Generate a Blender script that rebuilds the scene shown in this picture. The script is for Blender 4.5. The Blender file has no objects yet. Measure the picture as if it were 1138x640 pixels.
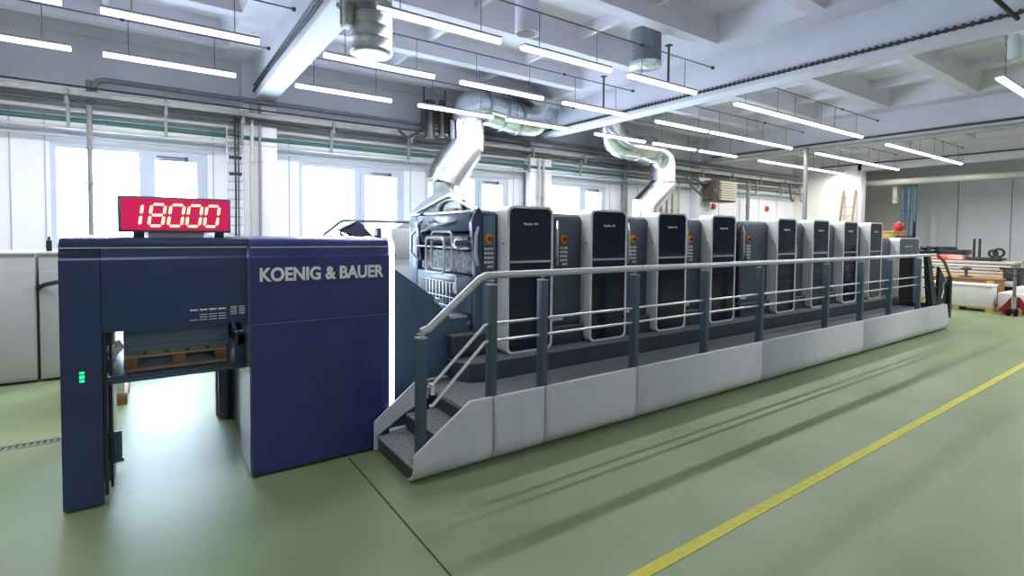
import bpy, bmesh, math, random
from mathutils import Vector, Matrix
random.seed(7)
PI = math.pi
scene = bpy.context.scene
COL = scene.collection

# ------------------------------------------------------------------ materials
MATS = {}
def mat(name, col, rough=0.5, metal=0.0, spec=0.5, var=0.0, vscale=6.0, col2=None, bump=0.0, bscale=40.0,
        emit=None, estr=0.0, coat=0.0, stretch=None):
    if name in MATS: return MATS[name]
    m = bpy.data.materials.new(name); m.use_nodes = True
    nt = m.node_tree; b = nt.nodes['Principled BSDF']
    b.inputs['Base Color'].default_value = (*col, 1)
    b.inputs['Roughness'].default_value = rough
    b.inputs['Metallic'].default_value = metal
    b.inputs['Specular IOR Level'].default_value = spec
    if coat:
        b.inputs['Coat Weight'].default_value = coat; b.inputs['Coat Roughness'].default_value = 0.08
    if emit:
        b.inputs['Emission Color'].default_value = (*emit, 1); b.inputs['Emission Strength'].default_value = estr
    if var or col2 or bump:
        tc = nt.nodes.new('ShaderNodeTexCoord'); mp = nt.nodes.new('ShaderNodeMapping')
        if stretch: mp.inputs['Scale'].default_value = stretch
        nt.links.new(tc.outputs['Object'], mp.inputs['Vector'])
    if var or col2:
        n = nt.nodes.new('ShaderNodeTexNoise'); n.inputs['Scale'].default_value = vscale; n.inputs['Detail'].default_value = 5
        nt.links.new(mp.outputs['Vector'], n.inputs['Vector'])
        r = nt.nodes.new('ShaderNodeValToRGB')
        c2 = col2 or tuple(min(1, c*(1+var)) for c in col)
        c1 = col if col2 else tuple(c*(1-var) for c in col)
        r.color_ramp.elements[0].position = .35; r.color_ramp.elements[1].position = .65
        r.color_ramp.elements[0].color = (*c1, 1); r.color_ramp.elements[1].color = (*c2, 1)
        nt.links.new(n.outputs['Fac'], r.inputs['Fac']); nt.links.new(r.outputs['Color'], b.inputs['Base Color'])
    if bump:
        n = nt.nodes.new('ShaderNodeTexNoise'); n.inputs['Scale'].default_value = bscale
        nt.links.new(mp.outputs['Vector'], n.inputs['Vector'])
        bp = nt.nodes.new('ShaderNodeBump'); bp.inputs['Strength'].default_value = bump; bp.inputs['Distance'].default_value = .01
        nt.links.new(n.outputs['Fac'], bp.inputs['Height']); nt.links.new(bp.outputs['Normal'], b.inputs['Normal'])
    MATS[name] = m
    return m

def glass_mat(name, tint=(1, 1, 1), gloss=0.08):
    m = bpy.data.materials.new(name); m.use_nodes = True; nt = m.node_tree
    nt.nodes.clear()
    out = nt.nodes.new('ShaderNodeOutputMaterial'); mix = nt.nodes.new('ShaderNodeMixShader')
    t = nt.nodes.new('ShaderNodeBsdfTransparent'); t.inputs['Color'].default_value = (*tint, 1)
    g = nt.nodes.new('ShaderNodeBsdfGlossy'); g.inputs['Roughness'].default_value = .02
    mix.inputs['Fac'].default_value = gloss
    nt.links.new(t.outputs[0], mix.inputs[1]); nt.links.new(g.outputs[0], mix.inputs[2]); nt.links.new(mix.outputs[0], out.inputs[0])
    return m

def floor_mat():
    m = bpy.data.materials.new('green_epoxy'); m.use_nodes = True; nt = m.node_tree
    b = nt.nodes['Principled BSDF']
    tc = nt.nodes.new('ShaderNodeTexCoord')
    n1 = nt.nodes.new('ShaderNodeTexNoise'); n1.inputs['Scale'].default_value = .7; n1.inputs['Detail'].default_value = 6
    n2 = nt.nodes.new('ShaderNodeTexNoise'); n2.inputs['Scale'].default_value = 14; n2.inputs['Detail'].default_value = 6
    mp = nt.nodes.new('ShaderNodeMapping'); mp.inputs['Scale'].default_value = (.5, 2.2, 1)
    nt.links.new(tc.outputs['Object'], mp.inputs['Vector'])
    nt.links.new(tc.outputs['Object'], n1.inputs['Vector']); nt.links.new(mp.outputs['Vector'], n2.inputs['Vector'])
    r = nt.nodes.new('ShaderNodeValToRGB')
    r.color_ramp.elements[0].position = .3; r.color_ramp.elements[1].position = .7
    r.color_ramp.elements[0].color = (*FLOOR_A, 1); r.color_ramp.elements[1].color = (*FLOOR_B, 1)
    nt.links.new(n1.outputs['Fac'], r.inputs['Fac'])
    mx = nt.nodes.new('ShaderNodeMixRGB'); mx.blend_type = 'MULTIPLY'; mx.inputs['Fac'].default_value = .22
    nt.links.new(r.outputs['Color'], mx.inputs[1]); nt.links.new(n2.outputs['Color'], mx.inputs[2])
    r2 = nt.nodes.new('ShaderNodeValToRGB')
    r2.color_ramp.elements[0].position = .30; r2.color_ramp.elements[1].position = .75
    r2.color_ramp.elements[0].color = (.80, .83, .80, 1); r2.color_ramp.elements[1].color = (1, 1, 1, 1)
    nt.links.new(n2.outputs['Fac'], r2.inputs['Fac']); nt.links.new(r2.outputs['Color'], mx.inputs[2])
    nt.links.new(mx.outputs['Color'], b.inputs['Base Color'])
    rr = nt.nodes.new('ShaderNodeMapRange'); rr.inputs['To Min'].default_value = .32; rr.inputs['To Max'].default_value = .55
    nt.links.new(n2.outputs['Fac'], rr.inputs['Value']); nt.links.new(rr.outputs['Result'], b.inputs['Roughness'])
    b.inputs['Specular IOR Level'].default_value = .6
    bp = nt.nodes.new('ShaderNodeBump'); bp.inputs['Strength'].default_value = .03; bp.inputs['Distance'].default_value = .01
    nt.links.new(n2.outputs['Fac'], bp.inputs['Height']); nt.links.new(bp.outputs['Normal'], b.inputs['Normal'])
    return m

FLOOR_A = (.185, .26, .125); FLOOR_B = (.275, .345, .195)
M_floor = floor_mat()
M_wall = mat('wall_white', (.80, .81, .86), .55, var=.03, vscale=1.2)
M_wallwarm = mat('wall_plaster', (.84, .83, .80), .7, var=.03, vscale=1.5)
M_ceil = mat('ceiling_paint', (.76, .72, .82), .8, var=.06, vscale=.9)
M_beam = mat('beam_paint', (.77, .75, .84), .7, var=.03, vscale=1.5)
M_far = mat('far_panel', (.76, .79, .88), .45, var=.05, vscale=.6)
M_far2 = mat('front_wall_paint', (.42, .43, .47), .6, var=.03, vscale=1.2)
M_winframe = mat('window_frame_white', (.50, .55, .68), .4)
M_glass = glass_mat('window_glass')
M_navy = mat('navy_paint', (.022, .042, .135), .33, var=.08, vscale=3, coat=.25)
M_navyside = mat('navy_side_glow', (.030, .038, .19), .30, var=.08, vscale=3, coat=.25)  # same navy made bluer, light strip glow and reflections put into the colour
M_navylight = mat('navy_edge_strip', (.16, .18, .27), .3, metal=.3)
M_slate = mat('slate_paint', (.056, .082, .125), .38, var=.06, vscale=3, coat=.15)
M_slateblue = mat('slate_blue_paint', (.07, .125, .21), .36, var=.06, vscale=3, coat=.15)
M_post = mat('post_paint', (.07, .11, .165), .42, var=.05, vscale=4)
M_frame = mat('white_frame_paint', (.76, .775, .79), .35, var=.02)
M_black = mat('black_glass', (.016, .018, .042), .10, spec=.35)
M_blackm = mat('black_plastic', (.015, .016, .022), .4)
M_dark = mat('dark_metal', (.05, .055, .065), .4, metal=.4, var=.2, vscale=12)
M_panel = mat('light_grey_panel', (.72, .73, .86), .36, var=.02)
M_tread = mat('speckled_tread', (.12, .135, .15), .7, vscale=70, col2=(.30, .325, .345), bump=.25, bscale=140)
M_riser = mat('dark_riser', (.042, .055, .080), .5, var=.1, vscale=8)
M_rail = mat('rail_aluminium', (.60, .62, .69), .30, metal=.45)
M_galv = mat('galvanised_steel', (.72, .75, .78), .24, metal=1.0, var=.10, vscale=5)
M_galvd = mat('galvanised_seam', (.42, .44, .46), .35, metal=1.0)
M_chrome = mat('chrome', (.72, .75, .80), .14, metal=1.0)
M_silver = mat('silver_paint', (.55, .58, .62), .3, metal=.6)
M_pipegrey = mat('pipe_grey', (.22, .22, .24), .5, var=.1, vscale=6)
M_pipelight = mat('pipe_light', (.46, .45, .43), .5, var=.06, vscale=6)
M_pipedark = mat('pipe_dark', (.06, .065, .07), .5)
M_pipegreen = mat('pipe_green', (.015, .085, .085), .4)
M_cable = mat('cable_black', (.012, .012, .014), .5)
M_tray = mat('cable_tray', (.24, .24, .235), .45, metal=.3, var=.1, vscale=8)
M_lampbody = mat('lamp_housing', (.45, .45, .45), .4)
M_lamp = mat('lamp_diffuser', (.9, .9, .9), .4, emit=(1.0, .985, .96), estr=1.6)
M_led = mat('led_strip', (.9, .9, 1), .4, emit=(.86, .90, 1.0), estr=1.2)
M_green = mat('green_led', (.02, .5, .1), .4, emit=(.02, 1.0, .22), estr=.8)
M_red = mat('red_paint', (.55, .03, .03), .35)
M_redscreen = mat('red_led_screen', (.3, .01, .05), .3, emit=(.66, .008, .10), estr=.30)
M_digit = mat('lit_digit', (.9, .85, .6), .4, emit=(1.0, .84, .50), estr=.42)
M_dispframe = mat('display_housing', (.16, .17, .27), .35, metal=.3)
M_white = mat('letter_white', (.92, .92, .95), .5)
M_paper = mat('paper_white', (.78, .78, .79), .7, var=.03, vscale=30, stretch=(.3, .3, 8))
M_paperblue = mat('sheet_pile_blue', (.20, .29, .42), .5, vscale=24, col2=(.13, .19, .30), stretch=(.15, .15, 6))
M_wood = mat('pallet_wood', (.44, .32, .21), .7, vscale=6, col2=(.56, .43, .30), stretch=(1, 5, 5))
M_woodpale = mat('board_pale', (.62, .52, .42), .7, vscale=6, col2=(.70, .62, .55), stretch=(1, 5, 5))
M_woodyel = mat('board_yellow', (.66, .42, .12), .6, var=.12, vscale=7)
M_crate = mat('crate_brown', (.32, .17, .085), .7, var=.2, vscale=5, stretch=(1, 1, 5))
M_cab = mat('cabinet_grey', (.43, .43, .445), .45, var=.02)
M_cabtop = mat('cabinet_top', (.54, .55, .57), .4)
M_yellow = mat('floor_paint_yellow', (.62, .60, .045), .55, vscale=18, col2=(.50, .50, .06))
M_seam = mat('floor_seam', (.03, .05, .03), .7)
M_orange = mat('estop_yellow', (.85, .45, .03), .4)
M_button = mat('button_white', (.70, .72, .75), .4)
M_brown = mat('brown_fan_casing', (.10, .075, .065), .5, metal=.2, var=.15)
M_heater = mat('heater_cream', (.50, .48, .36), .5)
M_copper = mat('brown_pipe', (.34, .22, .13), .5)
M_mesh = mat('mesh_duct', (.16, .18, .21), .6, metal=.3, vscale=60, col2=(.30, .33, .37))
M_purple = mat('purple_grey', (.10, .09, .19), .4)
M_truck = mat('truck_red', (.30, .015, .03), .4)
M_lightblue = mat('light_blue_paint', (.13, .21, .32), .35)
M_galvdull = mat('galvanised_dull', (.50, .51, .50), .42, metal=.7, var=.15, vscale=9)
M_bright = mat('bright_steel', (.72, .74, .78), .25, metal=.3)
M_hood = mat('hood_steel', (.30, .33, .38), .55)
M_rubber = mat('rubber', (.012, .012, .014), .8, spec=.1)

# ------------------------------------------------------------------ mesh builder
# The printing units are scaled about the camera position and so pushed deeper, on a deck 0.40 m high.
CAM_SCALE, CAM_SCALE_Z = 1.0, 0.0
def scale_about_cam(p): return Vector(p)*CAM_SCALE + Vector((0, 0, CAM_SCALE_Z))
class MB:
    def __init__(s): s.bm = bmesh.new()
    def quad(s, *pts):
        v = [s.bm.verts.new(p) for p in pts]; return s.bm.faces.new(v)
    def box(s, x0, x1, y0, y1, z0, z1, bev=0, seg=2):
        c = [(x0,y0,z0),(x1,y0,z0),(x1,y1,z0),(x0,y1,z0),(x0,y0,z1),(x1,y0,z1),(x1,y1,z1),(x0,y1,z1)]
        v = [s.bm.verts.new(p) for p in c]
        fs = [s.bm.faces.new([v[i] for i in q]) for q in ((0,3,2,1),(4,5,6,7),(0,1,5,4),(1,2,6,5),(2,3,7,6),(3,0,4,7))]
        if bev:
            es = list({e for f in fs for e in f.edges})
            bmesh.ops.bevel(s.bm, geom=es, offset=bev, segments=seg, affect='EDGES', profile=.5)
        return s
    def prism(s, pts, axis, a, b):
        """polygon in the plane across `axis`, extruded from a to b; pts are the other two coords in xyz order"""
        def P(p, t):
            return {'x': (t, p[0], p[1]), 'y': (p[0], t, p[1]), 'z': (p[0], p[1], t)}[axis]
        va = [s.bm.verts.new(P(p, a)) for p in pts]; vb = [s.bm.verts.new(P(p, b)) for p in pts]
        n = len(pts)
        s.bm.faces.new(va[::-1]); s.bm.faces.new(vb)
        for i in range(n): s.bm.faces.new((va[i], va[(i+1) % n], vb[(i+1) % n], vb[i]))
        return s
    def ring(s, outer, inner, axis, a, b):
        """frame between two polygons of equal count, extruded"""
        def P(p, t):
            return {'x': (t, p[0], p[1]), 'y': (p[0], t, p[1]), 'z': (p[0], p[1], t)}[axis]
        n = len(outer)
        L = [[s.bm.verts.new(P(p, t)) for p in poly] for poly, t in ((outer, a), (inner, a), (outer, b), (inner, b))]
        oa, ia, ob, ib = L
        for i in range(n):
            j = (i+1) % n
            s.bm.faces.new((oa[i], oa[j], ia[j], ia[i])); s.bm.faces.new((ob[j], ob[i], ib[i], ib[j]))
            s.bm.faces.new((oa[j], oa[i], ob[i], ob[j])); s.bm.faces.new((ia[i], ia[j], ib[j], ib[i]))
        return s
    def tube(s, path, r, n=10, closed=False, cap=True):
        P = [Vector(p) for p in path]; m = len(P)
        rings = []; up = None
        for i in range(m):
            if closed: d0 = (P[i]-P[i-1]).normalized(); d1 = (P[(i+1) % m]-P[i]).normalized()
            else:
                d0 = (P[i]-P[i-1]).normalized() if i else (P[1]-P[0]).normalized()
                d1 = (P[i+1]-P[i]).normalized() if i < m-1 else d0
            t = (d0+d1)
            t = t.normalized() if t.length > 1e-6 else d0
            if up is None:
                up = Vector((0,0,1)) if abs(t.z) < .9 else Vector((1,0,0))
            u = (up - t*up.dot(t))
            u = u.normalized() if u.length > 1e-6 else t.orthogonal().normalized()
            w = t.cross(u)
            # mitre: scale in the bend plane
            c = max(.35, d0.dot(t))
            bend = (d1-d0); bd = bend - t*bend.dot(t); bd = bd.normalized() if bd.length > 1e-5 else None
            rr = r[i] if isinstance(r, (list, tuple)) else r
            ring = []
            for k in range(n):
                a = 2*PI*k/n; o = u*math.cos(a)*rr + w*math.sin(a)*rr
                if bd is not None: o = o + bd*(o.dot(bd))*(1/c-1)
                ring.append(s.bm.verts.new(P[i]+o))
            rings.append(ring); up = u
        rng = m if closed else m-1
        for i in range(rng):
            A, B = rings[i], rings[(i+1) % m]
            for k in range(n): s.bm.faces.new((A[k], A[(k+1) % n], B[(k+1) % n], B[k]))
        if cap and not closed:
            s.bm.faces.new(rings[0][::-1]); s.bm.faces.new(rings[-1])
        return s
    def cyl(s, p0, p1, r, n=16): return s.tube([p0, p1], r, n)
    def sphere(s, c, r, sz=1, n=12):
        bmesh.ops.create_uvsphere(s.bm, u_segments=n*2, v_segments=n, radius=r, matrix=Matrix.Translation(c) @ Matrix.Diagonal((1,1,sz,1)))
        return s
    def lathe(s, prof, c, axis='z', n=20, cap=True):
        """prof: (radius, height) list"""
        rings = []
        for rr, h in prof:
            ring = []
            for k in range(n):
                a = 2*PI*k/n; x, y = rr*math.cos(a), rr*math.sin(a)
                p = {'z': (x, y, h), 'y': (x, h, y), 'x': (h, x, y)}[axis]
                ring.append(s.bm.verts.new(Vector(c)+Vector(p)))
            rings.append(ring)
        for A, B in zip(rings, rings[1:]):
            for k in range(n): s.bm.faces.new((A[k], A[(k+1) % n], B[(k+1) % n], B[k]))
        if cap: s.bm.faces.new(rings[0]); s.bm.faces.new(rings[-1])
        return s
    def build(s, name, material, parent=None, origin=None, angle=35):
        bmesh.ops.recalc_face_normals(s.bm, faces=s.bm.faces)
        if CAM_SCALE != 1.0:
            for v in s.bm.verts: v.co = scale_about_cam(v.co)
        if parent is not None:
            root = parent
            off = Vector((0,0,0))
            while root is not None: off += root.location; root = root.parent
        else: off = Vector(origin) if origin else Vector((0,0,0))
        bmesh.ops.translate(s.bm, verts=s.bm.verts, vec=-off)
        me = bpy.data.meshes.new(name); s.bm.to_mesh(me); s.bm.free()
        me.polygons.foreach_set('use_smooth', [True]*len(me.polygons))
        me.set_sharp_from_angle(angle=math.radians(angle))
        me.materials.append(material)
        o = bpy.data.objects.new(name, me); COL.objects.link(o)
        if parent is not None: o.parent = parent
        else: o.location = off
        return o

def thing(name, loc, label, cat, group=None):
    o = bpy.data.objects.new(name, None); COL.objects.link(o); o.location = scale_about_cam(loc)
    o.empty_display_size = .1
    o['label'] = label; o['category'] = cat
    if group: o['group'] = group
    return o
def tag(o, label, cat, group=None, kind=None):
    o['label'] = label; o['category'] = cat
    if group: o['group'] = group
    if kind: o['kind'] = kind
    return o
def struct(o, label=None, cat=None):
    o['kind'] = 'structure'
    if label: o['label'] = label
    if cat: o['category'] = cat
    return o
def copy_tree(o, parent=None):
    c = o.copy(); COL.objects.link(c); c.parent = parent
    for ch in list(o.children): copy_tree(ch, c)
    return c
def rrect(x0, x1, z0, z1, r, n=5):
    pts = []
    for cx, cz, a0 in ((x1-r, z0+r, -90), (x1-r, z1-r, 0), (x0+r, z1-r, 90), (x0+r, z0+r, 180)):
        for i in range(n+1):
            a = math.radians(a0 + 90*i/n); pts.append((cx+r*math.cos(a), cz+r*math.sin(a)))
    return pts
def arc(c, r, a0, a1, n, plane='xz', third=0):
    out = []
    for i in range(n+1):
        a = math.radians(a0+(a1-a0)*i/n); u, v = c[0]+r*math.cos(a), c[1]+r*math.sin(a)
        out.append({'xz': (u, third, v), 'yz': (third, u, v), 'xy': (u, v, third)}[plane])
    return out
def text_mesh(name, body, x0, x1, z0, z1, y, material, parent, bold=0.0, depth=.006):
    """flat lettering on a wall facing -y, fitted to the box x0..x1, z0..z1"""
    cu = bpy.data.curves.new(name, 'FONT'); cu.body = body; cu.offset = bold; cu.extrude = .02; cu.resolution_u = 6
    t = bpy.data.objects.new(name, cu); COL.objects.link(t)
    dg = bpy.context.evaluated_depsgraph_get(); me = bpy.data.meshes.new_from_object(t.evaluated_get(dg))
    bpy.data.objects.remove(t); me.name = name
    xs = [v.co.x for v in me.vertices]; ys = [v.co.y for v in me.vertices]
    ax, bx, ay, by = min(xs), max(xs), min(ys), max(ys)
    off = Vector((0,0,0)); r = parent
    while r is not None: off += r.location; r = r.parent
    for v in me.vertices:
        X = x0+(v.co.x-ax)/(bx-ax)*(x1-x0); Z = z0+(v.co.y-ay)/(by-ay)*(z1-z0); Y = y - depth*(v.co.z+.02)/.04
        v.co = scale_about_cam((X, Y, Z))-off
    me.materials.clear(); me.materials.append(material)
    o = bpy.data.objects.new(name, me); COL.objects.link(o); o.parent = parent
    return o

# ------------------------------------------------------------------ setting
YW = 10.0
b = MB(); b.box(-9, 26, -8, 11, -.2, 0)
struct(b.build('floor', M_floor))
# yellow line, seam, drain
b = MB(); b.box(-2, 24, 1.705, 1.775, 0, .003); struct(b.build('floor_marking', M_yellow), 'yellow painted line along the green floor', 'floor marking')
b = MB(); b.box(1.226, 1.236, -6, 3.95, 0, .002); struct(b.build('floor_joint', M_seam), 'thin dark joint across the green floor', 'floor joint')
dr = thing('floor_drain', (-2.0, 5.62, 0), 'narrow slotted drain grating in the floor left of the delivery', 'drain')
b = MB(); b.box(-4, -.62, 5.56, 5.58, 0, .004); b.box(-4, -.62, 5.66, 5.68, 0, .004); b.build('drain_edge', M_galvd, dr)
b = MB()
for i in range(80):
    x = -4+i*.0422; b.box(x, x+.02, 5.58, 5.66, 0, .003)
b.build('grating', M_dark, dr)

# window wall with its openings
WIN = [(-1.20, .78), (2.22, 4.26), (4.92, 6.86), (8.08, 10.04)]
ZS, ZT = 1.0, 3.02
b = MB()
xs = [-9]
for a, c in WIN: xs += [a, c]
xs.append(21.5)
for i in range(0, len(xs), 2): b.box(xs[i], xs[i+1], YW, YW+.3, 0, 5.2)
for a, c in WIN: b.box(a, c, YW, YW+.3, 0, ZS); b.box(a, c, YW, YW+.3, ZT, 5.2)
struct(b.build('wall_back', M_wall))
# horizontal profile bands and panel joints of the window wall
b = MB(); b.box(-9, 20, YW-.03, YW, 3.10, 3.18); b.box(-9, 20, YW-.05, YW, 3.42, 3.62)
struct(b.build('trim_1', mat('wall_band', (.50, .52, .60), .5)))
b = MB()
for x in (-1.62, -1.25, .86, 2.05, 4.4, 4.75, 7.0, 7.95, 10.2, 11.3, 12.0, 15.2, 16.4, 17.6, 18.8): b.box(x-.008, x+.008, YW-.012, YW, 0, 3.42)
struct(b.build('trim_2', mat('wall_joint', (.42, .44, .52), .5)))
# columns
for i, (x0, x1, d) in enumerate(((1.26, 1.80, .30), (7.28, 7.92, .30), (13.7, 14.3, .30), (10.62, 10.78, .12))):
    b = MB(); b.box(x0, x1, YW-d, YW, 0, 4.6, .015); struct(b.build('trim_%d' % (i+3), M_beam if i < 3 else M_pipegrey))
# windows
for i, (a, c) in enumerate(WIN):
    w = bpy.data.objects.new('window_%d' % (i+1), None); COL.objects.link(w); w.location = ((a+c)/2, YW+.1, ZS); struct(w)
    mid = a + (c-a)*(.56 if i != 1 else .53)
    fr = MB(); t = .07
    fr.ring([(a, ZS), (c, ZS), (c, ZT), (a, ZT)], [(a+t, ZS+t), (c-t, ZS+t), (c-t, ZT-t), (a+t, ZT-t)], 'y', YW+.02, YW+.12)
    fr.box(mid-.06, mid+.06, YW+.021, YW+.119, ZS+t, ZT-t)
    fr.build('window_frame', M_winframe, w)
    sa = MB(); s = .09
    sa.ring(rrect(mid+.06, c-t, ZS+t, ZT-t, .005, 1), rrect(mid+.06+s, c-t-s, ZS+t+s, ZT-t-s, .005, 1), 'y', YW, YW+.10); sa.build('window_sash', M_winframe, w)
    g = MB(); g.box(a+t, mid-.06, YW+.06, YW+.07, ZS+t, ZT-t); g.build('window_pane', M_glass, w)
    g = MB(); g.box(mid+.06+s, c-t-s, YW+.05, YW+.06, ZS+t+s, ZT-t-s); g.build('window_pane', M_glass, w)
    h = MB(); xr = c-.35; h.tube([(xr-.35, YW-.012, ZT-.10), (xr+.05, YW-.012, ZT-.10), (xr+.05, YW-.012, ZT-.13), (xr-.3, YW-.012, ZT-.14)], .008, 6)
    h.box(xr+.03, xr+.07, YW-.03, YW+.01, ZT-.15, ZT-.08); h.build('window_stay', M_pipedark, w)
    sl = MB(); sl.box(a-.04, c+.04, YW-.12, YW+.05, ZS-.04, ZS, .008); sl.build('window_sill', M_winframe, w)

# other walls
b = MB(); b.box(20, 20.25, 7.82, YW+.3, 0, 5.2); struct(b.build('wall_partition', M_wallwarm))
b = MB(); b.box(19.94, 20.31, 7.70, 7.84, 0, 4.3, .01); struct(b.build('trim_8', M_beam))
b = MB(); b.box(23.5, 23.7, -8, 11, 0, 5.2); struct(b.build('wall_far', M_far))
b = MB()
for y in (7.55, 6.0, 4.6, 3.2, 1.8): b.box(23.485, 23.5, y-.012, y+.012, 0, 3.9)
struct(b.build('trim_9', mat('far_joint', (.25, .27, .32), .5)))
b = MB(); b.box(23.46, 23.5, 7.6, 11, 0, 4.2); struct(b.build('trim_10', M_wallwarm))
b = MB(); b.box(20.2, 23.5, 10.0, 10.3, 0, 5.2); struct(b.build('wall_recess', M_wallwarm))
b = MB(); b.box(-9.2, -9, -8, YW+.3, 0, 5.2); struct(b.build('wall_left', M_wall))
b = MB(); b.box(-9, 23.5, -8.2, -8, 0, 5.2); struct(b.build('wall_front', M_far2))

# ceiling: coffered slabs between cross beams
BEAMS = [(-4.65, -4.33), (1.46, 1.78), (7.42, 7.76), (13.80, 14.12), (19.94, 20.26)]
b = MB(); bm = b.bm
ZR, ZTOP = 4.60, 4.96
bays = [(-9, -4.65)] + [(BEAMS[i][1], BEAMS[i+1][0]) for i in range(4)] + [(20.26, 23.5)]
ylines = [4.75+1.5*k for k in range(-9, 4)] + [YW]
ylines[0] = -8
for x0, x1 in bays:
    for y0, y1 in zip(ylines, ylines[1:]):
        ex = .45; o = (x0+ex, x1-ex, y0+.10, y1-.10); t = (x0+ex+.15, x1-ex-.15, y0+.17, y1-.17)
        C0 = [(x0,y0,ZR),(x1,y0,ZR),(x1,y1,ZR),(x0,y1,ZR)]
        C1 = [(o[0],o[2],ZR),(o[1],o[2],ZR),(o[1],o[3],ZR),(o[0],o[3],ZR)]
        C2 = [(t[0],t[2],ZTOP),(t[1],t[2],ZTOP),(t[1],t[3],ZTOP),(t[0],t[3],ZTOP)]
        for A, B in ((C0, C1), (C1, C2)):
            for k in range(4): b.quad(A[k], A[(k+1) % 4], B[(k+1) % 4], B[k])
        b.quad(*C2)
        n = max(1, int((x1-x0)/1.45))
        for k in range(1, n):
            xc = x0+(x1-x0)*k/n
            b.prism([(xc-.07, ZTOP), (xc+.07, ZTOP), (xc+.035, ZTOP-.17), (xc-.035, ZTOP-.17)], 'y', y0+.13, y1-.13)
b.box(-9, 23.7, -8.2, YW+.3, 5.05, 5.2)
struct(b.build('ceiling', M_ceil))
for i, (x0, x1) in enumerate(BEAMS):
    b = MB(); zb = 4.0
    b.box(x0, x1, -8, YW, zb, 4.62, .012)
    struct(b.build('ceiling_beam', M_beam), ['concrete ceiling beam out of view at left', 'nearest concrete ceiling beam left of the round steel vent',
      'long concrete ceiling beam above the middle of the press', 'third concrete ceiling beam beyond the middle of the press', 'farthest concrete ceiling beam by the ladder'][i], 'beam')
# dark comb-like cable on the long beam, cables along the near beam
b = MB(); b.box(7.395, 7.415, -4, 9.6, 4.075, 4.10)
for k in range(110): b.box(7.38, 7.395, 1.2+k*.076, 1.2+k*.076+.03, 4.06, 4.115)
tag(b.build('cable_strip', M_pipedark), 'dark ribbed cable strip along the long ceiling beam', 'cable')
b = MB(); b.tube([(1.44, 10-.1, 3.9), (1.44, 9.7, 4.12), (1.44, 8, 4.14), (1.44, 6, 4.10), (1.44, 3, 4.13)], .022, 8)
b.tube([(1.44, 9.72, 4.2), (1.44, 6, 4.2), (1.44, 3, 4.2)], .012, 6)
tag(b.build('beam_cable', M_cable), 'black cable run along the side of the nearest ceiling beam', 'cable')
b = MB(); b.tube([(5.2, 1.47, 4.61), (5.8, 1.48, 4.2), (6.4, 1.48, 4.04), (7.38, 1.46, 4.02)], .022, 8)
tag(b.build('hanging_cable', M_cable), 'thick black cable hanging under ceiling at the top right corner', 'cable')

# ------------------------------------------------------------------ ceiling lamps
ordn = ['first', 'second', 'third', 'fourth', 'fifth', 'sixth']
LAMP_W = 12.5
BACK_FILL = tuple((x, y) for y in (-5.0,) for x in (-3.4, -1.8, .2, 1.85, 3.6, 5.4, 8.2, 9.9, 11.6))  # unseen lamp row added behind the camera for front fill
def make_lamp(x0, x1, y, z=3.95, rod=True):
    cx = (x0+x1)/2; L = x1-x0
    t = thing('ceiling_lamp', (cx, y, z), 'lamp', 'ceiling lamp', 'linear ceiling lamps')
    a, c = x0+.015, x1-.015
    h = MB(); h.box(a, c, y-.045, y+.045, z+.025, z+.055, .006); h.build('housing', M_lampbody, t)
    d = MB(); d.prism([(y+.045*math.cos(q), z+.025+.05*math.sin(q)) for q in [PI+PI*i/10 for i in range(11)]], 'x', a, c); d.build('diffuser', M_lamp, t)
    la = bpy.data.lights.new('tube_light', 'AREA'); la.shape = 'RECTANGLE'; la.size = L-.06; la.size_y = .07
    la.energy = LAMP_W; la.color = (1.0, .985, .96)
    lo = bpy.data.objects.new('tube_light', la); COL.objects.link(lo); lo.parent = t; lo.location = (0, 0, -.027)
    for q in (.18, .82):
        w = MB(); w.tube([(x0+L*q, y, z+.05), (x0+L*q, y, z+.48)], .006, 6); w.build('suspension_rod', M_pipegrey, t)
    return t
ROWS = [(8.35, 'window-side row'), (6.71, 'middle row'), (5.03, 'front row')]
LAMPS = {  # bay -> row -> x extents (in view)
 'bay left of the nearest beam': {8.35: [(-2.31, -0.77), (-0.49, 1.02)], 6.71: [(-2.26, -0.68), (-0.41, 1.07)]},
 'bay between the two nearest beams': {8.35: [(1.80, 3.34), (3.81, 5.37), (5.66, 7.22)], 6.71: [(1.78, 3.32), (3.73, 5.28), (5.70, 7.24)], 5.03: [(1.83, 3.33), (3.62, 5.12), (5.46, 6.97)]},
 'bay past the long middle beam': {8.35: [(8.03, 9.67), (9.97, 11.62), (11.79, 13.48)], 6.71: [(8.08, 9.73), (9.86, 11.53), (11.62, 13.25)], 5.03: [(8.05, 9.70), (9.73, 11.35), (11.37, 12.97)]},
 'farthest bay': {8.35: [(14.66, 16.47), (16.53, 18.27), (18.33, 20.02)], 6.71: [(14.55, 16.24), (16.30, 18.16), (18.22, 20.13)], 5.06: [(14.44, 16.24), (16.30, 17.94), (17.99, 19.97)]},
}
short = {'bay left of the nearest beam': 'left of the nearest beam', 'bay between the two nearest beams': 'between the two nearest beams',
         'bay past the long middle beam': 'past the long middle beam', 'farthest bay': 'in the farthest bay'}
for bay, rows in LAMPS.items():
    for y, exts in rows.items():
        rn = {8: 'window-side row', 6: 'middle row', 5: 'front row'}[int(y)]
        for k, (x0, x1) in enumerate(exts):
            t = make_lamp(x0, x1, y)
            t['label'] = '%s white linear lamp from the left in the %s %s' % (ordn[k], rn, short[bay])
t = make_lamp(9.64, 11.30, 2.07); t['label'] = 'white linear lamp cut by the right picture edge near the wall sensor'
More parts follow.
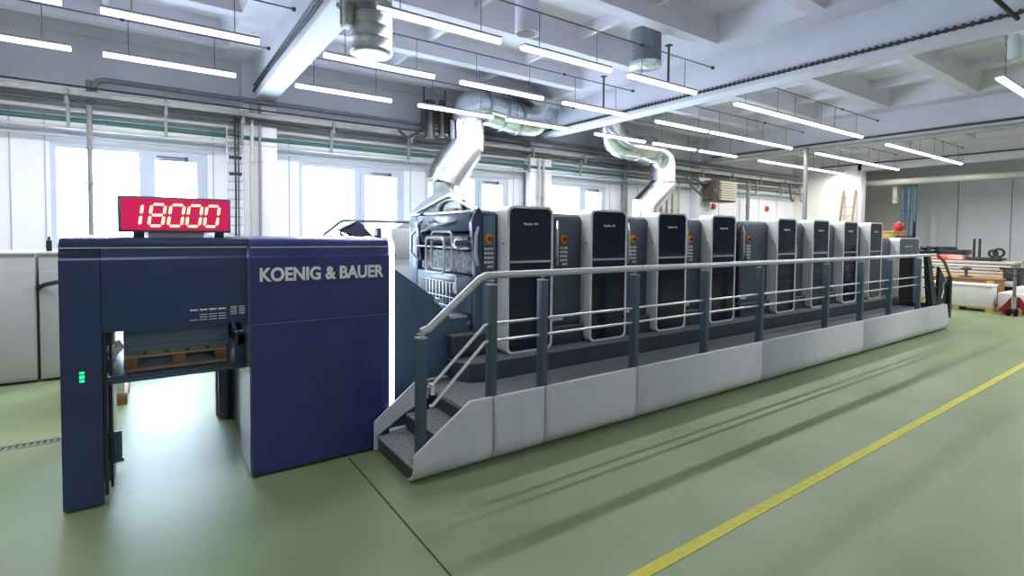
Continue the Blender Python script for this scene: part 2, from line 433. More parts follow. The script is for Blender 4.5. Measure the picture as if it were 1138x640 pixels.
for x0, y in ((-1.2, 3.4), (-3, 3.4), (-3.6, 6.71), (14.6, 2.07), (16.3, 2.07), (18.0, 2.07), (8.2, .4), (9.9, .4), (11.6, .4), (14.6, .4), (16.3, .4), (18.0, .4)) + BACK_FILL:  # unseen lamps added beyond the frame as fill light
    t = make_lamp(x0, x0+1.52, y); t['label'] = 'added white linear fill lamp hanging outside the view'
# long thin carrier rods the lamps hang from
for x0, x1, nm in ((-4.33, 1.46, 'left of the nearest beam'), (1.78, 7.42, 'between the two nearest beams'), (7.76, 13.8, 'past the long middle beam'), (14.12, 19.94, 'in the farthest bay')):
    for y, rn in ROWS:
        b = MB(); b.tube([(x0, y, 4.43), (x1, y, 4.43)], .009, 6)
        for x in (x0+.02, x1-.02, (x0*.3+x1*.7)): b.box(x-.02, x+.02, y-.018, y+.018, 4.41, 4.45)
        tag(b.build('carrier_rod', M_pipedark), 'thin dark carrier rod over the %s of lamps %s' % (rn, nm), 'rod', 'lamp carrier rods')

# ------------------------------------------------------------------ services along the window wall
def pipe(name, label, path, r, m, n=10, cat='pipe', group='pipes along the window wall'):
    b = MB(); b.tube(path, r, n); return tag(b.build(name, m), label, cat, group)
pipe('water_pipe', 'dark green pipe running along the window wall above the windows', [(-5, 9.7, 3.31), (20, 9.7, 3.31)], .035, M_pipegreen)
pipe('conduit', 'thin pale conduit just below the dark green wall pipe', [(-5, 9.72, 3.20), (20, 9.72, 3.20)], .022, M_pipelight)
pipe('air_pipe', 'dark pipe under the cable tray along the window wall', [(-5, 9.66, 3.56), (19.9, 9.66, 3.56)], .028, M_pipedark)
pipe('heating_pipe', 'grey pipe bent down at its left end above the cable tray', [(-.66, 9.62, 3.60), (-.66, 9.62, 3.82), (-.60, 9.62, 3.90), (-.5, 9.62, 3.92), (19.6, 9.62, 3.92)], .04, M_pipegrey)
pipe('gas_pipe', 'pale pipe between cable tray and dark green pipe', [(-5, 9.75, 3.47), (19.9, 9.75, 3.47)], .03, M_pipelight)
tr = thing('cable_tray', (7, 9.62, 3.64), 'long cable tray with dark cables above the window wall pipes', 'cable tray')
b = MB(); b.box(-5, 19.8, 9.50, 9.80, 3.62, 3.63); b.box(-5, 19.8, 9.50, 9.51, 3.62, 3.70); b.box(-5, 19.8, 9.79, 9.80, 3.62, 3.70); b.build('tray', M_tray, tr)
b = MB()
for k, y in enumerate((9.53, 9.58, 9.70)): b.tube([(-5+.3*i, y+random.uniform(-.008, .008), 3.655+.02*(k % 2)+random.uniform(0, .008)) for i in range(82)], .018, 6)
b.tube([(-5, 9.52, 3.76), (20, 9.52, 3.76)], .015, 6)
b.build('cable_bundle', M_cable, tr)
for x in (-2.4, -.95, .2, 1.25, 2.7, 4.2, 5.7, 7.2, 8.8, 10.4, 12.0, 13.6, 15.2, 16.8, 18.4):
    b = MB(); b.box(x-.02, x+.02, 9.46, 9.94, 3.60, 3.62); b.box(x-.02, x+.02, 9.62, 9.66, 3.18, 3.60); b.box(x-.02, x+.02, 9.46, 9.48, 3.5, 3.72)
    b.build('bracket', M_pipegrey, tr)
# vertical conduits
def vpipe(x, y, z0, z1, r, m, label, group='vertical conduits on the wall'):
    b = MB(); b.tube([(x, y, z0), (x, y, z1)], r, 8)
    for z in (z0+(z1-z0)*.3, z0+(z1-z0)*.75): b.lathe([(r*1.5, -.015), (r*1.5, .015)], (x, y, z), 'z', 8)
    return tag(b.build('vertical_conduit', m), label, 'pipe', group)
vpipe(-.72, 9.68, 0, 3.9, .035, M_pipegrey, 'grey vertical pipe with a ring beside the first window at left')
b = MB(); b.tube([(-.72+.09*math.cos(a), 9.66+.09*math.sin(a), 2.42) for a in [2*PI*i/16 for i in range(16)]], .01, 6, closed=True); b.box(-.73, -.71, 9.56, 9.66, 2.41, 2.43)
tag(b.build('pipe_ring', M_pipegrey), 'small metal ring around the grey vertical pipe', 'ring')
ct = thing('cable_ladder', (1.15, 9.66, 1.5), 'vertical cable ladder with black cables on the first column', 'cable ladder')
b = MB(); b.box(1.02, 1.035, 9.64, 9.70, 1.2, 3.5); b.box(1.26, 1.275, 9.64, 9.70, 1.2, 3.5)
for k in range(16): b.box(1.02, 1.275, 9.66, 9.68, 1.25+k*.145, 1.27+k*.145)
b.build('ladder_frame', M_pipelight, ct)
b = MB(); b.tube([(1.14, 9.63, 1.2), (1.15, 9.62, 2.2), (1.14, 9.63, 3.6)], .014, 6); b.tube([(1.19, 9.63, 1.2), (1.19, 9.63, 3.6)], .01, 6)
b.box(1.05, 1.24, 9.60, 9.63, 2.93, 2.98); b.box(1.05, 1.24, 9.60, 9.63, 2.66, 2.71); b.build('cable', M_cable, ct)
vpipe(1.40, 9.66, 0, 3.9, .03, M_pipelight, 'pale vertical pipe on the first column beside the cable ladder')
vpipe(1.52, 9.66, 0, 3.9, .022, M_pipegrey, 'thinner grey vertical pipe on the first column')
vpipe(7.50, 9.66, 0, 3.5, .035, M_pipelight, 'pale vertical pipe on the second column between the far windows')
vpipe(7.64, 9.66, 0, 3.5, .035, M_pipelight, 'second pale vertical pipe on the second column')
vpipe(7.25, 9.9, 0, 3.3, .018, M_pipedark, 'thin dark cable pipe at left of the second column')
for k, (x, m, nm) in enumerate(((11.9, M_copper, 'first'), (12.15, M_copper, 'second'), (12.4, M_pipegrey, 'third'), (12.65, M_copper, 'fourth'), (12.95, M_pipelight, 'fifth'))):
    vpipe(x, 9.85, 0, 3.3, .035, m, '%s from left of the upright pipes right of the second silver duct' % nm)
vpipe(16.4, 9.7, 0, 3.6, .06, M_pipegrey, 'thick grey upright pipe left of the bare pole', 'vertical conduits on the wall')
b = MB(); b.box(13.3, 13.38, 6.35, 6.43, .0, 3.95, .006); b.box(13.26, 13.42, 6.31, 6.47, 0, .02)
tag(b.build('steel_pole', M_pipegrey), 'bare grey steel pole standing behind the fifth printing unit', 'pole')
# far pipes
pipe('duct_pipe', 'thick pale pipe running across the far grey wall', [(20.6, 7.9, 3.62), (20.6, 7.6, 3.60), (20.6, -2, 3.56)], .11, M_pipelight, 12, group='pipes on the far wall')
pipe('duct_pipe', 'thin dark pipe across the farthest ceiling beam', [(19.85, 9, 4.22), (19.85, -2, 4.22)], .025, M_pipedark, 8, group='pipes on the far wall')
pipe('duct_pipe', 'pale pipe along the side of the third ceiling beam', [(13.72, 9.3, 3.92), (13.72, -2, 3.92)], .05, M_pipelight, 8, group='pipes on the far wall')
pipe('duct_pipe', 'thin dark pipe along the side of the third ceiling beam', [(13.72, 9.3, 4.06), (13.72, -2, 4.06)], .025, M_pipedark, 8, group='pipes on the far wall')
for k, (y, r, m, nm) in enumerate(((7.0, .075, M_pipelight, 'white thick'), (6.78, .05, M_slateblue, 'left blue'), (6.60, .05, M_slateblue, 'middle blue'), (6.43, .05, M_slateblue, 'right blue'))):
    vpipe(20.8, y, 0 if k else 2.9, 3.5, r, m, '%s upright pipe in front of the far grey wall' % nm, 'upright pipes before the far wall')

# fan heaters
fh = thing('fan_heater', (4.85, 9.35, 3.65), 'brown fan heater under ceiling beside the first silver duct', 'fan heater')
b = MB(); b.box(4.36, 5.34, 9.26, 9.45, 3.71, 4.29, .03); b.build('casing', M_brown, fh)
b = MB()
for k in range(7): b.box(4.58, 5.28, 9.235, 9.26, 3.78+k*.068, 3.81+k*.068)
b.build('grille', M_copper, fh)
b = MB(); b.cyl((4.44, 9.18, 3.58), (4.44, 9.18, 4.30), .09, 14); b.build('motor', M_dark, fh)
b = MB(); b.cyl((4.70, 9.16, 3.62), (4.70, 9.16, 4.34), .065, 14); b.build('motor', M_dark, fh)
for x in (4.86, 4.40): b = MB(); b.tube([(x, 9.36, 4.27), (x, 9.36, 4.6)], .02, 8); b.build('hanger', M_pipedark, fh)
b = MB(); b.tube([(4.36, 9.3, 3.8), (4.15, 9.3, 3.60), (4.05, 9.32, 3.55), (3.9, 9.40, 3.70)], .03, 8); b.build('hose', M_cable, fh)
ht = thing('unit_heater', (14.3, 9.2, 2.75), 'cream slatted unit heater with dark sides on window wall', 'unit heater')
b = MB(); b.box(13.75, 14.75, 9.1, 9.6, 2.76, 3.40, .03); b.build('casing', M_brown, ht)
b = MB(); b.box(13.9, 14.6, 9.6, 9.698, 3.0, 3.2); b.build('wall_bracket', M_pipedark, ht)
b = MB()
for k in range(8): b.prism([(9.02, 2.80+k*.072), (9.10, 2.83+k*.072), (9.10, 2.86+k*.072), (9.02, 2.855+k*.072)], 'x', 13.85, 14.65)
b.build('slat', M_heater, ht)
b = MB(); b.tube([(13.8, 9.35, 3.3), (13.3, 9.35, 3.3), (12.8, 9.5, 3.55)], .04, 8); b.tube([(13.8, 9.3, 2.85), (13.4, 9.3, 2.86), (12.9, 9.4, 3.2), (12.7, 9.5, 3.6)], .03, 8); b.tube([(14.3, 9.4, 3.4), (14.3, 9.5, 3.6)], .03, 8); b.build('pipe', M_pipedark, ht)
for x, z, nm in ((14.9, 2.68, 'red round alarm bell on the wall right of the cream heater'), (18.1, 2.72, 'red round alarm bell on wall beyond the fifth printing unit')):
    b = MB(); b.lathe([(.10, 0), (.10, -.04), (.06, -.07), (.02, -.08)], (x, 9.99, z), 'y', 14); tag(b.build('alarm_bell', M_red), nm, 'alarm')
for x, nm in ((18.9, 'left'), (20-.4, 'right')):
    b = MB(); b.tube([(x, 9.6, 3.615), (x, 9.55, 3.2), (x-.06, 9.5, 3.05), (x-.1, 9.4, 3.0)], .035, 8); tag(b.build('hose_hook', M_pipedark if nm == 'left' else M_copper), '%s of two hooked hose ends hanging under the cable tray' % nm, 'hose')
# leaning ladder
ld = thing('ladder', (19.85, 8.05, 1.2), 'wooden ladder leaning on the white wall past the press', 'ladder')
for y, nm in ((8.27, 0), (7.86, 1)):
    b = MB(); b.tube([(19.3, y, 0.0), (19.93, y-.03 if nm == 0 else y, 3.35)], .035, 6); b.build('stile', M_crate if nm == 0 else M_copper, ld)
for k in range(10):
    z = .3+k*.31; x = 19.3+.63*z/3.35
    b = MB(); b.cyl((x, 7.86, z), (x, 8.26, z), .018, 8); b.build('rung', M_pipelight, ld)
for x, y, z0, nm in ((6.40, 5.10, 3.99, 'dark vertical pole from ceiling down to the last front-row lamp before the long beam'), (6.72, 6.78, 3.99, 'dark vertical pole from ceiling down to the last middle-row lamp before the long beam')):
    b = MB(); b.tube([(x, y, z0), (x, y, 4.6)], .018, 8); b.box(x-.04, x+.04, y-.04, y+.04, 4.58, 4.60); tag(b.build('ceiling_pole', M_pipedark), nm, 'pole')
# motion sensor on the long beam at right
b = MB(); b.box(7.80, 7.92, 1.50, 1.62, 3.72, 3.95, .015); b.box(7.84, 7.88, 1.54, 1.58, 3.95, 4.0)
tag(b.build('beam_sensor', M_paper), 'small white sensor box under the long beam at upper right', 'sensor')
b = MB(); b.tube([(9.9, 2.07, 4.6), (9.9, 2.07, 4.55), (9.86, 2.07, 4.48), (9.9, 2.07, 4.43)], .02, 8)
tag(b.build('lamp_hook', M_pipelight), 'white bent hook above the lamp at right picture edge', 'hook')

# ------------------------------------------------------------------ ventilation
v1 = thing('roof_vent', (1.86, 5.2, 3.56), 'short wide galvanised round vent under the ceiling left of centre', 'vent')
b = MB(); prof = [(.205, 3.56-3.56), (.215, .02), (.205, .05)]
for k in range(10): z = .12+k*.12; prof += [(.205, z), (.214, z+.015), (.205, z+.03)]
prof += [(.205, 1.38)]
b.lathe(prof, (1.86, 5.2, 3.56), 'z', 28); b.build('duct', M_galvdull, v1)
b = MB(); b.lathe([(.19, 3.555-3.56), (.19, .004)], (1.86, 5.2, 3.555), 'z', 24); b.build('grille', M_white, v1)
b = MB(); b.box(1.57, 1.66, 5.12, 5.28, 3.78, 3.98, .01); b.tube([(1.57, 5.2, 3.94), (1.52, 5.2, 3.96), (1.52, 5.2, 3.99)], .015, 6); b.tube([(1.53, 5.12, 3.76), (1.53, 5.12, 3.99)], .012, 6); b.build('actuator_box', M_pipelight, v1)
v2 = thing('roof_pipe', (3.83, 5.2, 4.2), 'white open-ended round pipe coming down from the ceiling', 'vent')
b = MB(); b.lathe([(.135, 0), (.150, 0), (.150, .74), (.135, .74), (.135, 0)], (3.83, 5.2, 4.21), 'z', 22, cap=False); b.build('pipe', M_beam, v2)
b = MB(); b.lathe([(.134, 0), (.134, .01)], (3.83, 5.2, 4.30), 'z', 20); b.build('damper', M_crate, v2)
v3 = thing('mesh_vent', (6.0, 5.2, 4.25), 'dark mesh cylinder vent under the ceiling near the long beam', 'vent')
b = MB(); b.lathe([(.225, .04), (.225, .52)], (6.0, 5.2, 4.22), 'z', 22); b.build('mesh_cylinder', M_mesh, v3)
b = MB(); b.lathe([(.215, -.01), (.235, 0), (.235, .05), (.2, .05)], (6.0, 5.2, 4.22), 'z', 22); b.build('rim', M_galv, v3)

def duct(bmb, path, r, n=22): bmb.tube(path, r, n)
def fillet(p0, p1, p2, rad, n=5):
    p0, p1, p2 = map(Vector, (p0, p1, p2)); a = (p0-p1).normalized(); c = (p2-p1).normalized()
    A = p1+a*rad; B = p1+c*rad; return [A.lerp(p1, t).lerp(p1.lerp(B, t), t) for t in [i/n for i in range(n+1)]]
def band(path_pt, d, r):
    d = Vector(d).normalized(); p = Vector(path_pt); return p-d*.015, p+d*.015
CAM_SCALE, CAM_SCALE_Z = 1.78, -1.365    # duct scaled about the camera; the result is 0.65 m across and stands by the window wall
d1 = thing('exhaust_duct', (2.62, 5.0, .767), 'silver exhaust duct rising behind the gabled hood near the delivery', 'duct')
R1 = .185
b = MB(); b.box(2.25, 2.95, 4.75, 5.2, .767, 1.80, .01); b.build('support_box', M_silver, d1)  # box added under the duct as a support down to the floor
b = MB(); b.tube([(2.56, 5.0, 1.80), (2.56, 5.0, 2.28)], .14, 20); b.build('collar', M_galv, d1)
b = MB(); b.tube([(2.575, 5.0, 2.265), (2.60, 5.0, 2.34), (2.82, 5.0, 2.64), (2.84, 5.0, 2.70)], .205, 22); b.build('slanted_section', M_galv, d1)
b = MB(); nseg = 24
prof = []
for k in range(48):
    a = 2*PI*k/48; rr = R1*(1.0+.05*math.cos(12*a)); prof.append((2.86+rr*math.cos(a), 5.0+rr*math.sin(a)))
b.prism(prof, 'z', 2.66, 2.97); b.build('ribbed_section', M_galv, d1)
b = MB(); b.tube([(2.86, 5.0, 2.95)]+fillet((2.86, 5.0, 2.9), (2.86, 5.0, 3.16), (3.2, 5.0, 3.16), .17, 5)+[(3.06, 5.0, 3.16)], R1, 22); b.build('elbow', M_galv, d1)
b = MB(); b.tube([(3.05, 5.0, 3.155), (3.50, 5.0, 3.10)]+fillet((3.4, 5.0, 3.11), (3.85, 5.0, 3.07), (3.90, 5.0, 3.4), .20, 5)+[(3.885, 5.0, 3.30)], R1*.97, 22); b.build('horizontal_section', M_galv, d1)
for p, d in (((3.08, 5, 3.150), (1, 0, -.1)), ((3.32, 5, 3.122), (1, 0, -.1)), ((3.54, 5, 3.10), (1, 0, -.1))):
    q = band(p, d, R1); b = MB(); b.tube(list(q), R1*1.05, 22); b.build('joint_band', M_galvd, d1)
b = MB(); lo = [(3.70, 4.84, 3.255), (4.06, 4.84, 3.255), (4.06, 5.10, 3.255), (3.70, 5.10, 3.255)]; hi = [(3.46, 4.80, 3.345), (4.10, 4.80, 3.345), (4.10, 5.12, 3.345), (3.46, 5.12, 3.345)]
for k in range(4): b.quad(lo[k], lo[(k+1) % 4], hi[(k+1) % 4], hi[k])
b.quad(*lo); b.quad(*hi); b.build('transition_hood', M_silver, d1)
CAM_SCALE, CAM_SCALE_Z = 1.0, 0.0
d2 = thing('exhaust_duct', (10.3, 8.95, 0), 'silver exhaust duct with two bends above the middle of the press', 'duct')
R2 = .325; Y2 = 8.95
b = MB(); b.tube([(10.38, Y2, 1.5), (10.38, Y2, 2.477), (11.08, Y2, 3.02), (11.08, Y2, 3.13)], R2, 24); b.build('slanted_section', M_galv, d2)
b = MB(); b.tube([(11.08, Y2, 3.095)]+fillet((11.08, Y2, 3.1), (11.08, Y2, 3.93), (10.3, Y2, 3.93), .48, 6)+[(10.49, Y2, 3.93)], R2, 24); b.build('upper_elbow', M_galv, d2)
b = MB(); b.tube([(10.52, Y2, 3.93), (9.99, Y2, 3.93)]+fillet((9.98, Y2, 3.93), (9.17, Y2, 3.93), (9.05, Y2, 4.62), .5, 6)+[(9.07, Y2, 4.50)], R2, 24); b.build('lower_elbow', M_galv, d2)
for p, d in (((9.99, Y2, 3.93), (1, 0, 0)), ((10.52, Y2, 3.93), (1, 0, 0)), ((11.08, Y2, 3.13), (0, 0, 1))):
    q = band(p, d, R2); b = MB(); b.tube(list(q), R2*1.05, 24); b.build('joint_band', M_galvd, d2)
b = MB(); b.box(9.7, 11.1, 8.5, 9.35, 0, 1.5, .02); b.build('support_box', M_silver, d2)  # support box added so the duct does not float

# ------------------------------------------------------------------ delivery of the press
dl = thing('press_delivery', (.55, 4.9, 0), 'large navy delivery end of the printing press with open pile bay', 'printing press section')
YP, YH, YB = 4.10, 4.085, 3.975
def frontprof(y, z0, zt=1.70, depth=.12):
    return [(y, z0), (y, 1.56), (y+.014, 1.575), (y+.014, 1.63), (y+.022, 1.665), (y+.045, 1.69), (y+.09, zt), (y+depth+.1, zt), (y+depth+.1, 1.60), (y+depth, 1.55), (y+depth, z0)]
b = MB(); b.prism(frontprof(YP, .02), 'x', -.465, -.266); b.build('front_column', M_navy, dl)
b = MB(); b.prism(frontprof(YH, 1.105), 'x', -.262, .555); b.build('header_panel', M_navy, dl)
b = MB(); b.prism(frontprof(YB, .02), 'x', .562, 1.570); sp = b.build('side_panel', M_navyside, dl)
b = MB(); b.box(.562, 1.612, YB-.003, YB+.01, 1.088, 1.094); b.build('panel_seam', M_navylight, dl)
b = MB(); b.box(1.574, 1.614, YB-.004, YB+.05, .30, 1.62, .004); b.prism([(YB-.004, 1.62), (YB+.01, 1.66), (YB+.05, 1.695), (YB+.05, 1.62)], 'x', 1.574, 1.612); b.build('light_strip', M_led, dl)['label'] = 'lit white vertical light strip'
b = MB(); b.box(-.46, 1.61, YB+.12, 5.75, 1.62, 1.70, .02); b.build('top_cover', M_navy, dl)
b = MB(); b.box(-.46, .555, YH+.008, YH+.02, 1.632, 1.640); b.box(.562, 1.565, YB+.008, YB+.02, 1.632, 1.640); b.build('edge_strip', M_rail, dl)
b = MB(); b.box(.60, 1.60, 4.2, 5.75, .02, 1.62); b.build('housing', M_navy, dl)
b = MB(); b.box(.556, .60, YB+.03, 4.5, .02, 1.55); b.build('inner_edge', M_navylight, dl)
text_mesh('lettering', 'KOENIG & BAUER', .618, 1.520, 1.392, 1.492, YB-.001, M_white, dl, bold=.032)['label'] = 'white raised company lettering'
for k, (z, h) in enumerate(((.843, .022), (.872, .03), (.913, .022))):
    pass
for z0, z1 in ((.806, .820), (.828, .850), (.858, .872)):
    b = MB(); b.box(-.376, -.351, YP-.006, YP, z0, z1, .003); b.build('indicator_light', M_green, dl)['label'] = 'lit green indicator light'
b = MB()
for row, (z, h) in enumerate(((1.205, .010), (1.175, .004), (1.158, .004), (1.140, .004))):
    for k in range(4):
        if row in (0, 3) or k: b.box(.205+k*.056, .205+k*.056+.046, YH-.002, YH, z, z+h)
b.build('notice_text', M_white, dl)
b = MB()
for j in range(4):
    for k in range(2): b.box(.448+k*.052, .448+k*.052+.038, YH-.002, YH, 1.165+j*.016, 1.172+j*.016)
b.build('vent_slots', M_button, dl)
# inner guides and rear posts
b = MB(); b.box(-.262, -.245, 4.14, 4.20, .05, 1.10); b.box(-.24, -.225, 4.26, 4.34, .05, 1.10); b.build('guide_rail', M_dark, dl)
b = MB(); b.box(-.265, -.225, 4.36, 4.62, .05, 1.6, .006); b.build('inner_post', M_slate, dl)
b = MB(); b.box(-.46, -.27, 5.45, 5.70, .02, 1.62, .01); b.build('rear_post', M_slate, dl)
b = MB(); b.box(.49, .60, 5.42, 5.70, .02, 1.62, .01); b.build('rear_post', M_slate, dl)
b = MB(); b.box(.475, .49, 5.50, 5.62, .02, 1.6); b.box(.515, .56, 5.40, 5.42, .02, 1.6); b.build('chain_guard', M_navylight, dl)
b = MB(); b.box(-.26, -.18, 4.30, 4.33, .22, .40); b.box(-.27, -.17, 4.28, 4.30, .20, .22); b.build('sensor_plate', M_slateblue, dl)
b = MB(); b.box(-.26, .58, 4.22, 5.5, .755, .79, .006); b.box(-.262, .595, 4.20, 4.24, .745, .775, .006); b.build('lift_table', M_slateblue, dl)
b = MB(); b.box(.50, .585, 4.30, 4.36, .80, 1.0); b.prism([(4.30, .98), (4.75, 1.10), (4.75, 1.02), (4.30, .90)], 'x', .52, .58); b.build('side_stop', M_slateblue, dl)
b = MB(); b.tube([(-.23, 4.42, .86), (-.23, 4.32, .9), (-.18, 4.30, .97), (-.20, 4.32, 1.0)], .02, 8); b.box(-.25, -.17, 4.28, 4.36, .94, .975, .006); b.build('pile_sensor', M_white, dl)
# slope behind the blue panel down to the first unit
b = MB(); b.prism([(1.62, 1.517), (2.145, 1.147), (2.173, 1.087), (2.296, .959), (2.70, .942), (2.70, .585), (2.32, .585), (2.32, .405), (2.04, .405), (2.04, .02), (1.62, .02)], 'y', 4.30, 4.34); b.build('chain_slope_panel', M_slateblue, dl)
b = MB(); b.prism([(1.62, 1.50), (2.145, 1.13), (2.173, 1.07), (2.296, .942), (2.48, .942), (2.48, .6), (1.62, .6)], 'y', 4.34, 5.6); b.build('chain_housing', M_silver, dl)
b = MB(); b.prism([(2.12, 1.14), (2.20, 1.14), (2.175, 1.10), (2.13, 1.10)], 'y', 4.28, 4.55); b.build('slope_ledge', M_rail, dl)
b = MB(); b.box(2.30, 2.48, 4.29, 4.6, .942, .957); b.build('slope_edge', M_rail, dl)
b = MB(); b.box(2.60, 2.64, 4.27, 4.31, .96, 1.05, .006); b.lathe([(.024, 0), (.024, -.012)], (2.50, 4.30, .885), 'y', 12); b.build('fitting', M_chrome, dl)

# pile in the delivery
pl = thing('wooden_pallet', (.14, 4.75, .79), 'wooden pallet on the lift table inside the navy delivery', 'pallet')
b = MB()
for k in range(5): b.box(-.165+k*.125, -.165+k*.125+.105, 4.32, 5.3, .895, .912)
b.box(-.165, .445, 4.30, 4.42, .880, .897); b.build('deck', M_wood, pl)
for y in (4.30, 4.75, 5.2):
    for x in (-.165, .11, .37): b = MB(); b.box(x, x+.075, y, y+.10, .808, .880, .003); b.build('block', M_crate, pl)
    b = MB(); b.box(-.165, .445, y, y+.10, .791, .808); b.build('runner', M_wood, pl)
b = MB(); b.box(-.165, .455, 4.305, 5.28, .913, 1.10, .003); tag(b.build('sheet_pile', M_paperblue), 'bluish pile of printed sheets on the pallet in the delivery', 'paper stack')

# counter display
dp = thing('counter_display', (.14, 4.2, 1.70), 'red digital counter display reading 18000 on top of the delivery', 'display')
b = MB(); b.box(-.178, .462, 4.150, 4.26, 1.735, 1.972, .006); b.build('housing', M_dispframe, dp)
b = MB(); b.box(-.160, .452, 4.144, 4.152, 1.750, 1.958); b.build('screen', M_redscreen, dp)
def seg_digit(x, segs, W=.075, H=.142, z=1.778, y=4.139):
    bb = MB(); s = .135; t = .0088
    def P(u, v): return (x+u+(v)*s, z+v)
    def bar(p, q):
        (u0, v0), (u1, v1) = p, q; d = Vector((u1-u0, v1-v0)); L = d.length; d /= L; n = Vector((-d.y, d.x)); g = .006
        A = Vector(p)+d*g; B = Vector(q)-d*g
        pts = [A, A+d*t*.8+n*t, B-d*t*.8+n*t, B, B-d*t*.8-n*t, A+d*t*.8-n*t]
        bb.prism([P(*w) for w in pts], 'y', y, y+.008)
    a = {'A': ((0, H), (W, H)), 'B': ((W, H/2), (W, H)), 'C': ((W, 0), (W, H/2)), 'D': ((0, 0), (W, 0)), 'E': ((0, 0), (0, H/2)), 'F': ((0, H/2), (0, H)), 'G': ((0, H/2), (W, H/2))}
    for c in segs: bar(*a[c])
    return bb.build('digit', M_digit, dp)
for x, sg in ((-.152, 'BC'), (-.028, 'ABCDEFG'), (.078, 'ABCDEF'), (.182, 'ABCDEF'), (.286, 'ABCDEF')): seg_digit(x+.012, sg)
for x in (-.10, .36): b = MB(); b.box(x, x+.06, 4.17, 4.24, 1.70, 1.736); b.build('foot', M_blackm, dp)
b = MB(); b.box(-.02, .30, 4.20, 4.24, 1.70, 1.735); b.build('bracket', M_white, dp)

# ------------------------------------------------------------------ operator platform
pf = thing('operator_platform', (6.9, 3.6, 0), 'long grey raised walkway with entry steps along the press', 'platform')
YF = 3.24
def prof_col(x, zt):
    pts = [(x, YF, zt), (x, YF, zt-.012), (x, YF, .152), (x, YF, .14)]
    for i in range(1, 7):
        a = math.radians(90*i/6); pts.append((x, YF+.10-.10*math.cos(a), .14-.125*math.sin(a)))
    return pts
def panel(xs, zts, name='side_panel'):
    bb = MB(); cols = [[bb.bm.verts.new(p) for p in prof_col(x, z)] for x, z in zip(xs, zts)]
    for A, B in zip(cols, cols[1:]):
        for k in range(len(A)-1): bb.bm.faces.new((A[k], B[k], B[k+1], A[k+1]))
    o = bb.build(name, M_panel, pf); md = o.modifiers.new('thick', 'SOLIDIFY'); md.thickness = .018; md.offset = 0
    return o
panel([1.455, 1.90, 2.094], [.215, .52, .52])
for a, c in ((2.106, 2.594), (2.606, 3.683), (3.697, 5.842), (5.858, 8.60), (8.612, 11.2)): panel([a, c], [.515, .515])
panel([11.212, 12.25, 12.40], [.515, .50, .16])
b = MB(); b.box(12.18, 12.22, 3.27, 3.93, .03, .49); b.build('end_plate', M_riser, pf)
ZD = .40
b = MB(); b.box(1.96, 12.17, YF+.012, 4.28, ZD-.03, ZD); b.build('deck', M_tread, pf)
b = MB(); b.box(2.05, 12.1, YF+.08, 4.28, .05, ZD-.03); b.build('understructure', M_riser, pf)
b = MB(); b.prism([(2.44, 3.945), (12.1, 3.945), (12.1, 4.28), (2.26, 4.28), (2.26, 4.12), (2.33, 3.99)], 'z', ZD, .568); b.build('kick_step', M_riser, pf)
b = MB(); b.prism([(2.44, 3.94), (12.1, 3.94), (12.1, 4.28), (2.255, 4.28), (2.255, 4.118), (2.328, 3.986)], 'z', .568, .578); b.build('kick_step_tread', M_tread, pf)
b = MB(); b.box(2.265, 2.66, 4.20, 4.296, .578, .785, .006); b.build('upper_step', M_riser, pf)
b = MB(); b.box(2.26, 2.66, 4.19, 4.296, .785, .80, .003); b.build('upper_step_tread', M_tread, pf)
for x0, x1, z in ((1.445, 1.71, .133), (1.69, 1.98, .267)):
    b = MB(); b.box(x0+.02, x1, YF+.11, 3.92, z-.09, z-.014); b.build('step_riser', M_riser, pf)
    b = MB(); b.box(x0, x1, YF+.01, 3.92, z-.014, z, .003); b.build('step_tread', M_tread, pf)
b = MB(); b.prism([(3.925, .02), (3.925, .12), (3.25, .12), (3.262, .085), (3.295, .05), (3.345, .028)], 'x', 1.458, 1.472); b.box(1.70, 1.715, YF+.01, 3.93, .12, .255); b.box(1.965, 1.98, YF+.01, 3.93, .25, .372); b.build('riser_plate', M_riser, pf)
b = MB(); b.prism([(1.43, .02), (1.43, .245), (1.79, .52), (1.87, .52), (1.90, .36), (1.69, .27), (1.46, .13), (1.46, .02)], 'y', 3.93, 3.945); b.build('inner_string', M_panel, pf)
b = MB(); b.box(12.2, 12.5, 3.3, 3.9, .03, .06, .01); b.box(12.3, 12.55, 3.28, 3.36, .03, .09, .02); b.build('end_foot', M_blackm, pf)

# railing
rl = thing('handrail', (6.2, 3.3, .5), 'long grey handrail with dark posts along the walkway', 'railing')
YR = 3.30
b = MB(); path = [(1.535, YR, 1.055), (1.60, YR, 1.075)] + [(2.01, YR, 1.405), (2.07, YR, 1.43)] + [(11.2, YR, 1.43), (11.75, YR, 1.43)]
b.tube(path, .028, 14); b.build('top_rail', M_rail, rl)
for z in (1.06, .925):
    b = MB(); b.tube([(2.13, YR, z), (10.98, YR, z)], .011, 8); b.build('mid_rail', M_rail, rl)
for z0, z1, x0 in ((.66, 1.05, 1.585), (.52, .92, 1.60)):
    b = MB(); b.tube([(x0, YR, z0-.005), (x0+.03, YR, z0), (2.06, YR, z1), (2.12, YR, z1+.01)], .013, 8); b.build('stair_rail', M_rail, rl)
PX = [(1.535, .135, 1.015), (2.12, .402, 1.36), (2.615, .402, 1.375), (3.715, .402, 1.375), (4.81, .402, 1.375), (5.885, .402, 1.375), (7.54, .402, 1.375), (8.63, .402, 1.375), (9.70, .402, 1.375), (10.96, .402, 1.375)]
